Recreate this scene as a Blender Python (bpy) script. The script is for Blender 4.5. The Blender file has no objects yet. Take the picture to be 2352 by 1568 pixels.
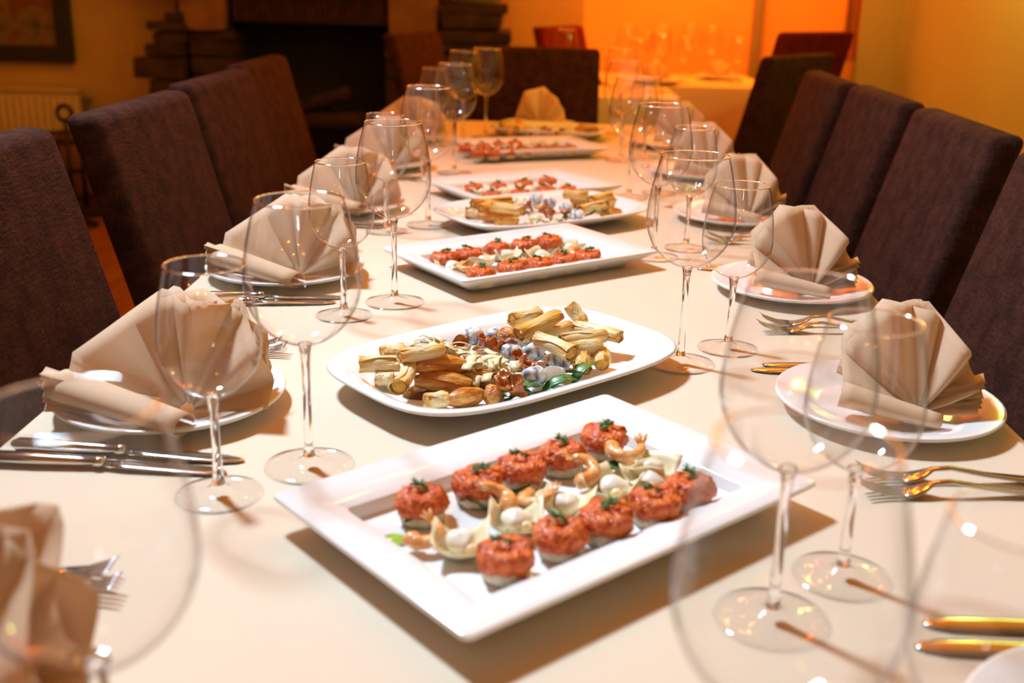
import bpy, bmesh, math, random
from math import sin, cos, pi, radians
from mathutils import Vector, Matrix, noise

SC = bpy.context.scene
COL = SC.collection
random.seed(7)

# ------------------------------------------------------------------ camera
cam_data = bpy.data.cameras.new('camera')
cam = bpy.data.objects.new('camera', cam_data)
COL.objects.link(cam)
cam_data.sensor_width = 36.0
cam_data.lens = 2488.72 / 2352 * 36.0
cam_data.clip_start = 0.02
FWD = Vector((-0.019938, 0.949037, -0.314534))
RGT = Vector((0.999299, 0.028886, 0.023812))
UPV = Vector((-0.031684, 0.313839, 0.948947))
cam.matrix_world = Matrix(((RGT.x, UPV.x, -FWD.x, 0.0), (RGT.y, UPV.y, -FWD.y, 0.0),
                           (RGT.z, UPV.z, -FWD.z, 1.2072), (0, 0, 0, 1)))
cam_data.dof.use_dof = True
cam_data.dof.focus_distance = 1.38
cam_data.dof.aperture_fstop = 4.0
SC.camera = cam

# ------------------------------------------------------------------ world, view
world = bpy.data.worlds.new('world')
SC.world = world
world.use_nodes = True
world.node_tree.nodes['Background'].inputs[0].default_value = (1.0, 0.55, 0.2, 1)
world.node_tree.nodes['Background'].inputs[1].default_value = 0.05
SC.view_settings.view_transform = 'Standard'
SC.view_settings.look = 'None'
SC.view_settings.exposure = 0.0
SC.view_settings.gamma = 1.0
SC.view_settings.use_curve_mapping = False
SC.cycles.max_bounces = 14
SC.cycles.diffuse_bounces = 3
SC.cycles.glossy_bounces = 4
SC.cycles.transmission_bounces = 8
SC.cycles.transparent_max_bounces = 40
SC.cycles.caustics_reflective = False
SC.cycles.caustics_refractive = False
SC.cycles.sample_clamp_indirect = 40.0
SC.cycles.blur_glossy = 0.3

# ------------------------------------------------------------------ lights
def lamp(name, kind, loc, power, color, size=0.1, target=None, size_y=None):
    d = bpy.data.lights.new(name, kind)
    d.energy = power
    d.color = color
    if kind == 'AREA':
        d.shape = 'RECTANGLE' if size_y else 'DISK'
        d.size = size
        if size_y:
            d.size_y = size_y
    else:
        d.shadow_soft_size = size
    o = bpy.data.objects.new(name, d)
    COL.objects.link(o)
    o.location = loc
    if target is not None:
        o.rotation_euler = (Vector(target) - Vector(loc)).to_track_quat('-Z', 'Y').to_euler()
    return o

key = lamp('flash_key', 'AREA', (-1.35, 2.2, 3.4), 36.0, (0.76, 1.0, 1.2), 0.42, (0.05, 0.9, 0.75))
key.data.spread = radians(92)
lamp('softbox_behind_camera', 'AREA', (0.12, -1.6, 1.80), 1.7, (0.80, 0.92, 1.0), 0.05, (0.05, 2.4, 0.95), 0.16)
WARM = (1.0, 0.39, 0.04)
for wx, wy in ((-0.5, 0.5), (-0.9, 2.3), (-0.75, 2.5), (-0.5, 2.45), (0.65, 2.5), (0.5, 2.7), (0.0, 2.2), (0.15, 2.3),
               (-0.95, 3.5), (-0.75, 3.65), (0.65, 3.4), (0.5, 3.7), (0.05, 3.1), (-0.15, 3.25), (0.0, 4.3), (-0.2, 4.45), (-2.2, 4.6), (-1.9, 4.7), (-2.4, 4.4)):
    lamp('ceiling_bulb', 'POINT', (wx, wy, 2.5), 4.8 if 2 < wy < 3 or wx < -1.5 else 3.0, WARM, 0.034)
for sx, sz in ((-2.6, 1.75), (-2.4, 1.75), (-1.5, 2.0), (-1.3, 2.0), (-0.55, 1.65), (-0.4, 1.65), (0.35, 1.95), (0.5, 1.95), (1.05, 1.7), (1.2, 1.7)):
    lamp('sconce_bulb', 'POINT', (sx, -3.7, sz), 4.0, (1.0, 0.40, 0.06), 0.025)
lamp('orange_room_lamp', 'AREA', (1.0, 6.0, 2.55), 85.0, (1.0, 0.21, 0.010), 1.2, (1.0, 6.6, 0.4))
lamp('wall_lamp_right', 'POINT', (1.38, 3.5, 1.75), 11.0, (0.80, 1.0, 0.16), 0.05)
lamp('orange_cloth_fill', 'POINT', (0.75, 4.35, 2.4), 40.0, (1.0, 0.13, 0.006), 0.08)  # added fill light to redden the small tables' cloth fronts, no real fitting

# ------------------------------------------------------------------ materials
MATS = {}
def mat(name, color, rough=0.5, metal=0.0, color2=None, scale=20.0, detail=4.0, lo=0.35, hi=0.65,
        bump=0.0, bscale=60.0, spec=0.5, sss=0.0, sheen=0.0, coat=0.0, stretch=None):
    m = bpy.data.materials.new(name)
    m.use_nodes = True
    nt = m.node_tree
    b = nt.nodes['Principled BSDF']
    b.inputs['Base Color'].default_value = (*color, 1)
    b.inputs['Roughness'].default_value = rough
    b.inputs['Metallic'].default_value = metal
    b.inputs['Specular IOR Level'].default_value = spec
    if sss:
        b.inputs['Subsurface Weight'].default_value = sss
        b.inputs['Subsurface Radius'].default_value = (0.01, 0.005, 0.002)
        b.inputs['Subsurface Scale'].default_value = 0.5
    if sheen:
        b.inputs['Sheen Weight'].default_value = sheen
    if coat:
        b.inputs['Coat Weight'].default_value = coat
        b.inputs['Coat Roughness'].default_value = 0.08
    tc = nt.nodes.new('ShaderNodeTexCoord')
    src = tc.outputs['Object']
    if stretch:
        mp = nt.nodes.new('ShaderNodeMapping')
        mp.inputs['Scale'].default_value = stretch
        nt.links.new(src, mp.inputs['Vector'])
        src = mp.outputs['Vector']
    if color2 is not None:
        n = nt.nodes.new('ShaderNodeTexNoise')
        n.inputs['Scale'].default_value = scale
        n.inputs['Detail'].default_value = detail
        r = nt.nodes.new('ShaderNodeValToRGB')
        r.color_ramp.elements[0].position = lo
        r.color_ramp.elements[1].position = hi
        r.color_ramp.elements[0].color = (*color, 1)
        r.color_ramp.elements[1].color = (*color2, 1)
        nt.links.new(src, n.inputs['Vector'])
        nt.links.new(n.outputs['Fac'], r.inputs['Fac'])
        nt.links.new(r.outputs['Color'], b.inputs['Base Color'])
    if bump:
        n2 = nt.nodes.new('ShaderNodeTexNoise')
        n2.inputs['Scale'].default_value = bscale
        n2.inputs['Detail'].default_value = 3.0
        bp = nt.nodes.new('ShaderNodeBump')
        bp.inputs['Strength'].default_value = bump
        bp.inputs['Distance'].default_value = 0.004
        nt.links.new(src, n2.inputs['Vector'])
        nt.links.new(n2.outputs['Fac'], bp.inputs['Height'])
        nt.links.new(bp.outputs['Normal'], b.inputs['Normal'])
    MATS[name] = m
    return m

def ramp_mat(name, stops, rough, scale, bump=0.0, bscale=200.0, coat=0.0):
    m = mat(name, stops[0][1], rough, color2=stops[-1][1], scale=scale, bump=bump, bscale=bscale, coat=coat)
    r = [n for n in m.node_tree.nodes if n.type == 'VALTORGB'][0].color_ramp
    r.elements[0].position, r.elements[0].color = stops[0][0], (*stops[0][1], 1)
    r.elements[1].position, r.elements[1].color = stops[-1][0], (*stops[-1][1], 1)
    for p, c in stops[1:-1]:
        e = r.elements.new(p)
        e.color = (*c, 1)
    return m

def brown_ends(m, amount):
    """pastry browns more towards its two ends (x = +-0.5 in the roll's own space)"""
    nt = m.node_tree
    tc = [n for n in nt.nodes if n.type == 'TEX_COORD'][0]
    rp = [n for n in nt.nodes if n.type == 'VALTORGB'][0]
    src = rp.inputs['Fac'].links[0].from_socket
    sx = nt.nodes.new('ShaderNodeSeparateXYZ'); nt.links.new(tc.outputs['Object'], sx.inputs[0])
    ab = nt.nodes.new('ShaderNodeMath'); ab.operation = 'ABSOLUTE'; nt.links.new(sx.outputs['X'], ab.inputs[0])
    ma = nt.nodes.new('ShaderNodeMath'); ma.operation = 'MULTIPLY_ADD'; ma.inputs[1].default_value = amount; ma.inputs[2].default_value = -0.30 * amount
    nt.links.new(ab.outputs[0], ma.inputs[0])
    ad = nt.nodes.new('ShaderNodeMath'); ad.operation = 'ADD'
    nt.links.new(src, ad.inputs[0]); nt.links.new(ma.outputs[0], ad.inputs[1])
    nt.links.new(ad.outputs[0], rp.inputs['Fac'])

def weave_mat(name, c1, c2, rough, scale, strength):
    m = mat(name, c1, rough, color2=c2, scale=scale * 0.12, detail=6, spec=0.12)
    nt = m.node_tree
    b = nt.nodes['Principled BSDF']
    tc = [n for n in nt.nodes if n.type == 'TEX_COORD'][0]
    add = nt.nodes.new('ShaderNodeMath'); add.operation = 'ADD'
    for k, st in enumerate(((0.25, 0.25, 1.0), (1.0, 1.0, 0.25))):
        mp = nt.nodes.new('ShaderNodeMapping'); mp.inputs['Scale'].default_value = st
        n = nt.nodes.new('ShaderNodeTexNoise'); n.inputs['Scale'].default_value = scale; n.inputs['Detail'].default_value = 2
        nt.links.new(tc.outputs['Object'], mp.inputs['Vector'])
        nt.links.new(mp.outputs['Vector'], n.inputs['Vector'])
        nt.links.new(n.outputs['Fac'], add.inputs[k])
    bp = nt.nodes.new('ShaderNodeBump'); bp.inputs['Strength'].default_value = strength; bp.inputs['Distance'].default_value = 0.003
    nt.links.new(add.outputs[0], bp.inputs['Height'])
    nt.links.new(bp.outputs['Normal'], b.inputs['Normal'])
    rp = [n for n in nt.nodes if n.type == 'VALTORGB'][0]
    mx = nt.nodes.new('ShaderNodeMixRGB'); mx.blend_type = 'MULTIPLY'; mx.inputs['Fac'].default_value = 0.6
    r2 = nt.nodes.new('ShaderNodeMapRange'); r2.inputs['From Min'].default_value = 0.7; r2.inputs['From Max'].default_value = 1.3
    r2.inputs['To Min'].default_value = 0.45; r2.inputs['To Max'].default_value = 1.4
    nt.links.new(add.outputs[0], r2.inputs['Value'])
    nt.links.new(rp.outputs['Color'], mx.inputs['Color1'])
    nt.links.new(r2.outputs['Result'], mx.inputs['Color2'])
    nt.links.new(mx.outputs['Color'], b.inputs['Base Color'])
    return m

def thin_glass(name, base=0.06, edge=(0.09, 0.065, 0.055), pos=(0.64, 0.85), cols=((0.985, 0.98, 0.975), (0.70, 0.66, 0.63)), gain=0.80):
    """thin blown wall: mostly clear, Schlick reflection, longer light path (darker) where seen edge-on"""
    m = bpy.data.materials.new(name); m.use_nodes = True
    nt = m.node_tree; nt.nodes.clear()
    out = nt.nodes.new('ShaderNodeOutputMaterial')
    lw = nt.nodes.new('ShaderNodeLayerWeight'); lw.inputs['Blend'].default_value = 0.5
    pw = nt.nodes.new('ShaderNodeMath'); pw.operation = 'POWER'; pw.inputs[1].default_value = 4.0
    ma = nt.nodes.new('ShaderNodeMath'); ma.operation = 'MULTIPLY_ADD'; ma.inputs[1].default_value = gain; ma.inputs[2].default_value = base; ma.use_clamp = True
    nt.links.new(lw.outputs['Facing'], pw.inputs[0]); nt.links.new(pw.outputs[0], ma.inputs[0])
    rp = nt.nodes.new('ShaderNodeValToRGB')
    e = rp.color_ramp.elements
    e[0].position, e[0].color = 0.0, (1, 1, 1, 1)
    e[1].position, e[1].color = 1.0, (*edge, 1)
    k = e.new(pos[0]); k.color = (*cols[0], 1)
    k = e.new(pos[1]); k.color = (*cols[1], 1)
    nt.links.new(lw.outputs['Facing'], rp.inputs['Fac'])
    tr = nt.nodes.new('ShaderNodeBsdfTransparent'); nt.links.new(rp.outputs['Color'], tr.inputs['Color'])
    gl = nt.nodes.new('ShaderNodeBsdfGlossy'); gl.inputs['Roughness'].default_value = 0.0
    mx = nt.nodes.new('ShaderNodeMixShader')
    nt.links.new(ma.outputs[0], mx.inputs[0]); nt.links.new(tr.outputs[0], mx.inputs[1]); nt.links.new(gl.outputs[0], mx.inputs[2])
    nt.links.new(mx.outputs[0], out.inputs['Surface'])
    MATS[name] = m
    return m

def solid_glass(name):
    m = bpy.data.materials.new(name); m.use_nodes = True
    nt = m.node_tree; nt.nodes.clear()
    out = nt.nodes.new('ShaderNodeOutputMaterial')
    g = nt.nodes.new('ShaderNodeBsdfGlass'); g.inputs['IOR'].default_value = 1.5; g.inputs['Roughness'].default_value = 0.0
    nt.links.new(g.outputs[0], out.inputs['Surface'])
    MATS[name] = m
    return m

M_cloth = mat('table_linen', (0.75, 0.625, 0.475), 0.85, color2=(0.73, 0.60, 0.45), scale=3, bump=0.05, bscale=600, spec=0.25)
M_porc = mat('porcelain', (0.86, 0.86, 0.85), 0.13, spec=0.5)
M_steel = mat('polished_steel', (0.60, 0.62, 0.66), 0.14, metal=1.0)
M_napkin = mat('beige_linen', (0.85, 0.635, 0.43), 0.8, color2=(0.81, 0.60, 0.40), scale=9, bump=0.06, bscale=900, spec=0.2)
def translucent(m, color, amount):
    nt = m.node_tree
    b = nt.nodes['Principled BSDF']; out = nt.nodes['Material Output']
    t = nt.nodes.new('ShaderNodeBsdfTranslucent'); t.inputs['Color'].default_value = (*color, 1)
    mx = nt.nodes.new('ShaderNodeMixShader'); mx.inputs[0].default_value = amount
    nt.links.new(b.outputs[0], mx.inputs[1]); nt.links.new(t.outputs[0], mx.inputs[2])
    nt.links.new(mx.outputs[0], out.inputs['Surface'])
translucent(M_napkin, (0.90, 0.50, 0.20), 0.26)
M_bowl = thin_glass('thin_glass')
M_foot = thin_glass('clear_foot_glass', 0.035, (0.10, 0.08, 0.07), (0.80, 0.90), ((0.995, 0.995, 0.99), (0.75, 0.73, 0.71)), 0.30)
M_stem = solid_glass('solid_glass')
M_chair = weave_mat('brown_upholstery', (0.030, 0.0105, 0.0070), (0.056, 0.020, 0.0135), 0.9, 240.0, 0.5)
M_redtint = weave_mat('red_tinted_upholstery', (0.10, 0.008, 0.006), (0.14, 0.012, 0.008), 0.85, 180.0, 0.3)  # red cast of the orange room light put into the chair fabric's colour
M_darkwood = mat('dark_wood', (0.03, 0.012, 0.006), 0.4, color2=(0.05, 0.02, 0.008), scale=8, stretch=(1, 1, 0.1))
M_plank = mat('floor_oak', (0.30, 0.12, 0.035), 0.4, color2=(0.20, 0.075, 0.02), scale=6, stretch=(4, 0.4, 1), bump=0.1)
M_wall = mat('ochre_plaster', (0.66, 0.46, 0.17), 0.9, color2=(0.62, 0.42, 0.15), scale=2, bump=0.08, bscale=40)
M_wallr = mat('cream_plaster', (0.68, 0.65, 0.30), 0.9, color2=(0.64, 0.61, 0.27), scale=2, bump=0.06, bscale=40)
M_wallo = mat('apricot_plaster', (0.85, 0.55, 0.22), 0.9, color2=(0.82, 0.50, 0.18), scale=1.5)
M_ceil = mat('ceiling_paint', (0.64, 0.44, 0.20), 0.9, color2=(0.61, 0.41, 0.18), scale=2)
M_stone = mat('rough_stone', (0.050, 0.024, 0.011), 0.85, color2=(0.018, 0.009, 0.005), scale=14, bump=0.8, bscale=30)
M_lime = mat('pale_limestone', (0.26, 0.13, 0.055), 0.8, color2=(0.19, 0.09, 0.035), scale=9, bump=0.4, bscale=30)
M_brick = mat('dark_brick', (0.040, 0.007, 0.004), 0.85, color2=(0.012, 0.003, 0.002), scale=20, bump=0.5, bscale=40)
M_soot = mat('soot', (0.006, 0.005, 0.004), 0.9, color2=(0.010, 0.008, 0.006), scale=8, bump=0.3)
M_iron = mat('black_iron', (0.012, 0.011, 0.011), 0.45, metal=0.6, color2=(0.02, 0.017, 0.015), scale=30)
M_log = mat('bark', (0.028, 0.012, 0.007), 0.9, color2=(0.012, 0.006, 0.004), scale=25, bump=0.8, bscale=40, stretch=(1, 1, 4))
M_terra = mat('terracotta', (0.30, 0.085, 0.035), 0.8, color2=(0.22, 0.06, 0.025), scale=10, bump=0.2)
M_wicker = mat('wicker', (0.12, 0.055, 0.02), 0.8, color2=(0.06, 0.028, 0.010), scale=30, bump=0.5)
M_radiator = mat('radiator_enamel', (0.70, 0.56, 0.33), 0.4, color2=(0.68, 0.54, 0.31), scale=2)
M_frame = mat('black_green_frame', (0.010, 0.016, 0.014), 0.4, color2=(0.014, 0.02, 0.018), scale=20)
M_base = mat('baseboard_wood', (0.28, 0.10, 0.03), 0.5, color2=(0.22, 0.08, 0.022), scale=6, stretch=(0.3, 3, 3))
M_trim = mat('grey_post_paint', (0.34, 0.30, 0.20), 0.6, color2=(0.32, 0.28, 0.18), scale=4)

# food
M_tomato = ramp_mat('tomato_relish', [(0.22, (0.30, 0.020, 0.004)), (0.45, (0.66, 0.088, 0.008)), (0.72, (0.80, 0.24, 0.04))], 0.33, 150, bump=0.9, bscale=260, coat=0.08)
M_bread = mat('pale_mushroom_base', (0.74, 0.66, 0.50), 0.7, color2=(0.60, 0.48, 0.30), scale=120, bump=0.5, bscale=300)
M_dill = mat('dill', (0.03, 0.12, 0.015), 0.5, color2=(0.06, 0.20, 0.03), scale=200)
M_cream = mat('whipped_cheese', (0.86, 0.82, 0.70), 0.4, color2=(0.80, 0.73, 0.56), scale=60, bump=0.3, bscale=120, sss=0.1)
M_wrap = mat('thin_pastry_sheet', (0.83, 0.74, 0.50), 0.45, color2=(0.76, 0.63, 0.36), scale=50, sss=0.1)
M_shrimp = ramp_mat('cooked_shrimp', [(0.3, (0.72, 0.20, 0.04)), (0.5, (0.80, 0.38, 0.12)), (0.7, (0.85, 0.62, 0.36))], 0.28, 110, bump=0.4, coat=0.3)
M_pastry = ramp_mat('crisp_pastry', [(0.30, (0.86, 0.72, 0.42)), (0.52, (0.82, 0.58, 0.22)), (0.68, (0.70, 0.33, 0.05)), (0.8, (0.42, 0.13, 0.02))], 0.35, 1.7, bump=0.5, bscale=5, coat=0.15)
M_pastryg = ramp_mat('golden_pastry', [(0.25, (0.82, 0.60, 0.24)), (0.5, (0.76, 0.41, 0.07)), (0.72, (0.50, 0.15, 0.015))], 0.32, 1.8, bump=0.5, bscale=5, coat=0.15)
M_pastryb = ramp_mat('browned_pastry', [(0.28, (0.78, 0.47, 0.12)), (0.5, (0.66, 0.26, 0.035)), (0.66, (0.42, 0.10, 0.015)), (0.78, (0.10, 0.02, 0.01))], 0.25, 2.2, bump=0.6, bscale=6, coat=0.35)
brown_ends(M_pastry, 0.75); brown_ends(M_pastryg, 0.6)
M_filling = ramp_mat('orange_filling', [(0.3, (0.74, 0.33, 0.03)), (0.55, (0.82, 0.48, 0.08)), (0.8, (0.50, 0.15, 0.015))], 0.45, 4, bump=0.6, bscale=8)
M_ball = ramp_mat('ash_rind_cheese', [(0.33, (0.10, 0.10, 0.15)), (0.43, (0.40, 0.41, 0.46)), (0.52, (0.80, 0.80, 0.81)), (0.75, (0.88, 0.88, 0.86))], 0.6, 95, bump=0.5, bscale=140)
M_paste = mat('cut_cheese', (0.87, 0.83, 0.71), 0.5, color2=(0.83, 0.78, 0.62), scale=60, bump=0.2)
M_mush = ramp_mat('chanterelle', [(0.3, (0.24, 0.05, 0.008)), (0.55, (0.46, 0.125, 0.018)), (0.75, (0.60, 0.25, 0.05))], 0.3, 60, bump=0.4, coat=0.3)
M_shave = mat('shaved_hard_cheese', (0.83, 0.75, 0.49), 0.4, color2=(0.76, 0.65, 0.36), scale=80, sss=0.1)
M_leaf = mat('rocket_green', (0.025, 0.13, 0.016), 0.35, color2=(0.05, 0.22, 0.03), scale=60, spec=0.6)
M_lime2 = mat('lime_puree', (0.42, 0.66, 0.03), 0.25, color2=(0.30, 0.52, 0.03), scale=60)
M_sauce = mat('brown_glaze', (0.10, 0.028, 0.008), 0.12, color2=(0.16, 0.05, 0.012), scale=30, coat=0.5)

# ------------------------------------------------------------------ mesh helpers
def new_obj(name, bm, m, parent=None, smooth=True, loc=None, mods=()):
    me = bpy.data.meshes.new(name)
    bm.normal_update()
    bm.to_mesh(me); bm.free()
    if smooth:
        for p in me.polygons:
            p.use_smooth = True
    if m is not None:
        for k in (m if isinstance(m, (list, tuple)) else [m]):
            me.materials.append(k)
    o = bpy.data.objects.new(name, me)
    COL.objects.link(o)
    if parent is not None:
        o.parent = parent
    if loc is not None:
        o.location = loc
    return o

def sharp(o, deg=35):
    me = o.data
    bm = bmesh.new(); bm.from_mesh(me)
    for e in bm.edges:
        if len(e.link_faces) == 2 and e.calc_face_angle(0) > radians(deg):
            e.smooth = False
    bm.to_mesh(me); bm.free()
    return o

def tag(o, label, cat, group=None, kind=None):
    o['label'] = label
    o['category'] = cat
    if group: o['group'] = group
    if kind: o['kind'] = kind
    return o

def thing(name, label, cat, loc=(0, 0, 0), rz=0.0, group=None):
    o = bpy.data.objects.new(name, None)
    COL.objects.link(o)
    o.empty_display_size = 0.02
    o.location = loc
    o.rotation_euler = (0, 0, rz)
    return tag(o, label, cat, group)

def structure(o):
    o['kind'] = 'structure'
    return o

def clone(root, name=None, loc=None, rot=None, label=None, cat=None, group=None, scale=None):
    r = root.copy()
    COL.objects.link(r)
    if name: r.name = name
    if loc is not None: r.location = loc
    if rot is not None: r.rotation_euler = rot
    if scale is not None: r.scale = scale
    if label: r['label'] = label
    if cat: r['category'] = cat
    if group: r['group'] = group
    for ch in root.children:
        c = ch.copy(); COL.objects.link(c); c.parent = r
        for g in ch.children:
            d = g.copy(); COL.objects.link(d); d.parent = c
    return r

def box(bm, cx, cy, cz, sx, sy, sz, rot=None, bevel=0.0, seg=2):
    r = bmesh.ops.create_cube(bm, size=1.0)
    vs = r['verts']
    mtx = Matrix.Translation((cx, cy, cz)) @ (rot.to_4x4() if rot else Matrix.Identity(4)) @ Matrix.Diagonal((sx, sy, sz, 1))
    bmesh.ops.transform(bm, matrix=mtx, verts=vs)
    if bevel > 0:
        es = list({e for v in vs for e in v.link_edges})
        bmesh.ops.bevel(bm, geom=es, offset=bevel, segments=seg, affect='EDGES', profile=0.5)
    return vs

def box_obj(name, c, s, m, parent=None, bevel=0.003, rot=None, seg=2):
    bm = bmesh.new()
    box(bm, *c, *s, rot=rot, bevel=bevel, seg=seg)
    return sharp(new_obj(name, bm, m, parent), 50)

def lathe(bm, prof, n=40, close_bottom=False, close_top=False):
    rings = []
    for r, z in prof:
        if r < 1e-6:
            rings.append([bm.verts.new((0, 0, z))])
        else:
            rings.append([bm.verts.new((r * cos(2 * pi * k / n), r * sin(2 * pi * k / n), z)) for k in range(n)])
    for a, b in zip(rings, rings[1:]):
        if len(a) == 1 and len(b) == 1: continue
        for k in range(n):
            j = (k + 1) % n
            if len(a) == 1: bm.faces.new((a[0], b[j], b[k]))
            elif len(b) == 1: bm.faces.new((a[k], a[j], b[0]))
            else: bm.faces.new((a[k], a[j], b[j], b[k]))
    return rings

def tube(bm, pts, rad, n=8, cap=True, flat=1.0):
    pts = [Vector(p) for p in pts]
    rads = rad if isinstance(rad, (list, tuple)) else [rad] * len(pts)
    rings = []
    up = Vector((0, 0, 1))
    for i, p in enumerate(pts):
        t = (pts[min(i + 1, len(pts) - 1)] - pts[max(i - 1, 0)]).normalized()
        s = t.cross(up)
        if s.length < 1e-3: s = t.cross(Vector((0, 1, 0)))
        s.normalize(); u = s.cross(t).normalized()
        rings.append([bm.verts.new(p + (s * cos(2 * pi * k / n) + u * sin(2 * pi * k / n) * flat) * rads[i]) for k in range(n)])
    for a, b in zip(rings, rings[1:]):
        for k in range(n):
            j = (k + 1) % n
            bm.faces.new((a[k], a[j], b[j], b[k]))
    if cap:
        bm.faces.new(list(reversed(rings[0]))); bm.faces.new(rings[-1])
    return rings

def loops_mesh(bm, loops, cap_first=True, cap_last=True):
    rings = [[bm.verts.new(p) for p in L] for L in loops]
    n = len(rings[0])
    for a, b in zip(rings, rings[1:]):
        for k in range(n):
            j = (k + 1) % n
            bm.faces.new((a[k], a[j], b[j], b[k]))
    if cap_first: bm.faces.new(list(reversed(rings[0])))
    if cap_last: bm.faces.new(rings[-1])
    return rings

ORD = ['first', 'second', 'third', 'fourth', 'fifth', 'sixth', 'seventh', 'eighth', 'ninth', 'tenth', 'eleventh', 'twelfth']
TZ = 0.75

# measured places of the food (x, y[, z] in metres)
P={}
P['C1B']=[(-0.0923, 0.8482), (-0.0466, 0.8869), (-0.0069, 0.923), (0.0313, 0.9561), (0.0726, 0.9969)]
P['C1F']=[(-0.0167, 0.758), (0.0277, 0.7974), (0.066, 0.8258), (0.1107, 0.8596), (0.1461, 0.893)]
P['W1']=[(-0.0545, 0.7877), (-0.0104, 0.8291), (0.0329, 0.8627), (0.0773, 0.9012), (0.1148, 0.9419), (0.1144, 0.9161)]
P['S1']=[(-0.0855, 0.8018), (-0.0321, 0.8563), (0.0117, 0.8682), (0.0468, 0.9206), (0.094, 0.969)]
P['G1']=[(-0.0953, 0.8338), (-0.0499, 0.87), (-0.004, 0.9069), (0.0804, 0.9552), (-0.0246, 0.8677)]
P['C3B']=[(-0.1501, 1.7142), (-0.1109, 1.7435), (-0.0662, 1.7934), (-0.0209, 1.8223), (0.0203, 1.8547)]
P['C3F']=[(-0.0832, 1.6206), (-0.0388, 1.6644), (0.0038, 1.6896), (0.0462, 1.7242), (0.0849, 1.7532)]
P['W3']=[(-0.1337, 1.6879), (-0.0884, 1.7287), (-0.0491, 1.7733), (0.0093, 1.7808), (0.0582, 1.8354)]
P['S3']=[(-0.1084, 1.6751), (-0.0297, 1.7198), (0.0703, 1.794)]
P['G3']=[(-0.1176, 1.7101), (-0.0383, 1.7939)]
P['C4B']=[(-0.1406, 2.3335), (-0.0877, 2.3581), (-0.0341, 2.3998), (0.0202, 2.4426)]
P['C4F']=[(-0.0974, 2.2581), (-0.0394, 2.2873), (0.0171, 2.3273), (0.0664, 2.3457)]
P['W4']=[(-0.1207, 2.3174), (-0.0772, 2.3348), (-0.019, 2.3706), (0.0416, 2.3966)]
P['C5B']=[(-0.1984, 2.956), (-0.1553, 2.9899), (-0.1136, 3.024), (-0.0708, 3.0501)]
P['C5F']=[(-0.1628, 2.8736), (-0.124, 2.8811), (-0.0835, 2.9129), (-0.0408, 2.9375), (0.0002, 2.9619), (0.0417, 2.9784), (0.0813, 2.9946)]
P['W5']=[(-0.1774, 2.961), (-0.1339, 2.9945), (-0.0904, 3.0201), (-0.0064, 3.0979), (0.0245, 3.1131)]
P['R2']=[((-0.1993, 1.1674, 0.786), (-0.1543, 1.1763, 0.786), 'p'), ((-0.1513, 1.1535, 0.802), (-0.1048, 1.1795, 0.802), 'p'), ((-0.1796, 1.2079, 0.786), (-0.1534, 1.2216, 0.786), 'p'), ((-0.1802, 1.1622, 0.771), (-0.1588, 1.1628, 0.771), 'p'), ((-0.14, 1.1657, 0.786), (-0.1454, 1.099, 0.786), 'p'), ((-0.136, 1.1661, 0.786), (-0.0776, 1.1806, 0.786), 'b'), ((-0.1341, 1.1622, 0.771), (-0.0691, 1.154, 0.771), 'b'), ((-0.0828, 1.1845, 0.771), (-0.0412, 1.1752, 0.771), 'b'), ((-0.1155, 1.0985, 0.771), (-0.0936, 1.1096, 0.771), 'p'), ((-0.093, 1.1031, 0.771), (-0.0557, 1.1263, 0.771), 'b'), ((-0.0497, 1.1135, 0.771), (-0.0349, 1.1282, 0.771), 'b'), ((-0.0299, 1.3618, 0.786), (0.0066, 1.3895, 0.786), 'p'), ((-0.0194, 1.2687, 0.796), (0.0304, 1.311, 0.81), 'g'), ((-0.042, 1.3045, 0.786), (-0.0206, 1.2854, 0.786), 'b'), ((-0.0005, 1.2892, 0.786), (0.0429, 1.3371, 0.786), 'p'), ((0.0462, 1.3706, 0.805), (0.0639, 1.3576, 0.785), 'p'), ((0.0525, 1.3381, 0.786), (0.1086, 1.3021, 0.786), 'p'), ((0.0337, 1.2787, 0.786), (0.0885, 1.3053, 0.786), 'p'), ((0.0058, 1.2341, 0.802), (0.0458, 1.185, 0.802), 'p'), ((0.0448, 1.2462, 0.786), (0.0815, 1.2631, 0.786), 'p'), ((0.0614, 1.2418, 0.778), (0.0599, 1.2206, 0.771), 'g'), ((0.0793, 1.2648, 0.778), (0.0836, 1.2369, 0.771), 'g'), ((-0.0122, 1.3267, 0.771), (0.0073, 1.3432, 0.771), 'p')]
P['R3']=[((-0.1313, 2.1168, 0.786), (-0.056, 2.1642, 0.786), 'g'), ((-0.1437, 2.1114, 0.771), (-0.1161, 2.1112, 0.771), 'p'), ((-0.0854, 2.0298, 0.802), (-0.0276, 1.9888, 0.802), 'g'), ((-0.1112, 2.0701, 0.771), (-0.0486, 2.0998, 0.771), 'b'), ((0.0526, 2.2519, 0.786), (0.1043, 2.2453, 0.786), 'g'), ((0.1074, 2.189, 0.786), (0.15, 2.2524, 0.786), 'g'), ((0.0812, 2.0834, 0.786), (0.1281, 2.1423, 0.786), 'p'), ((0.1384, 2.224, 0.771), (0.1669, 2.261, 0.771), 'g'), ((0.1261, 2.1377, 0.771), (0.1678, 2.1524, 0.771), 'b'), ((-0.0775, 2.0149, 0.771), (-0.0393, 2.0359, 0.771), 'g'), ((-0.109, 2.0725, 0.786), (-0.0926, 2.136, 0.786), 'g'), ((0.0689, 2.2605, 0.771), (0.1006, 2.251, 0.771), 'b')]
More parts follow.
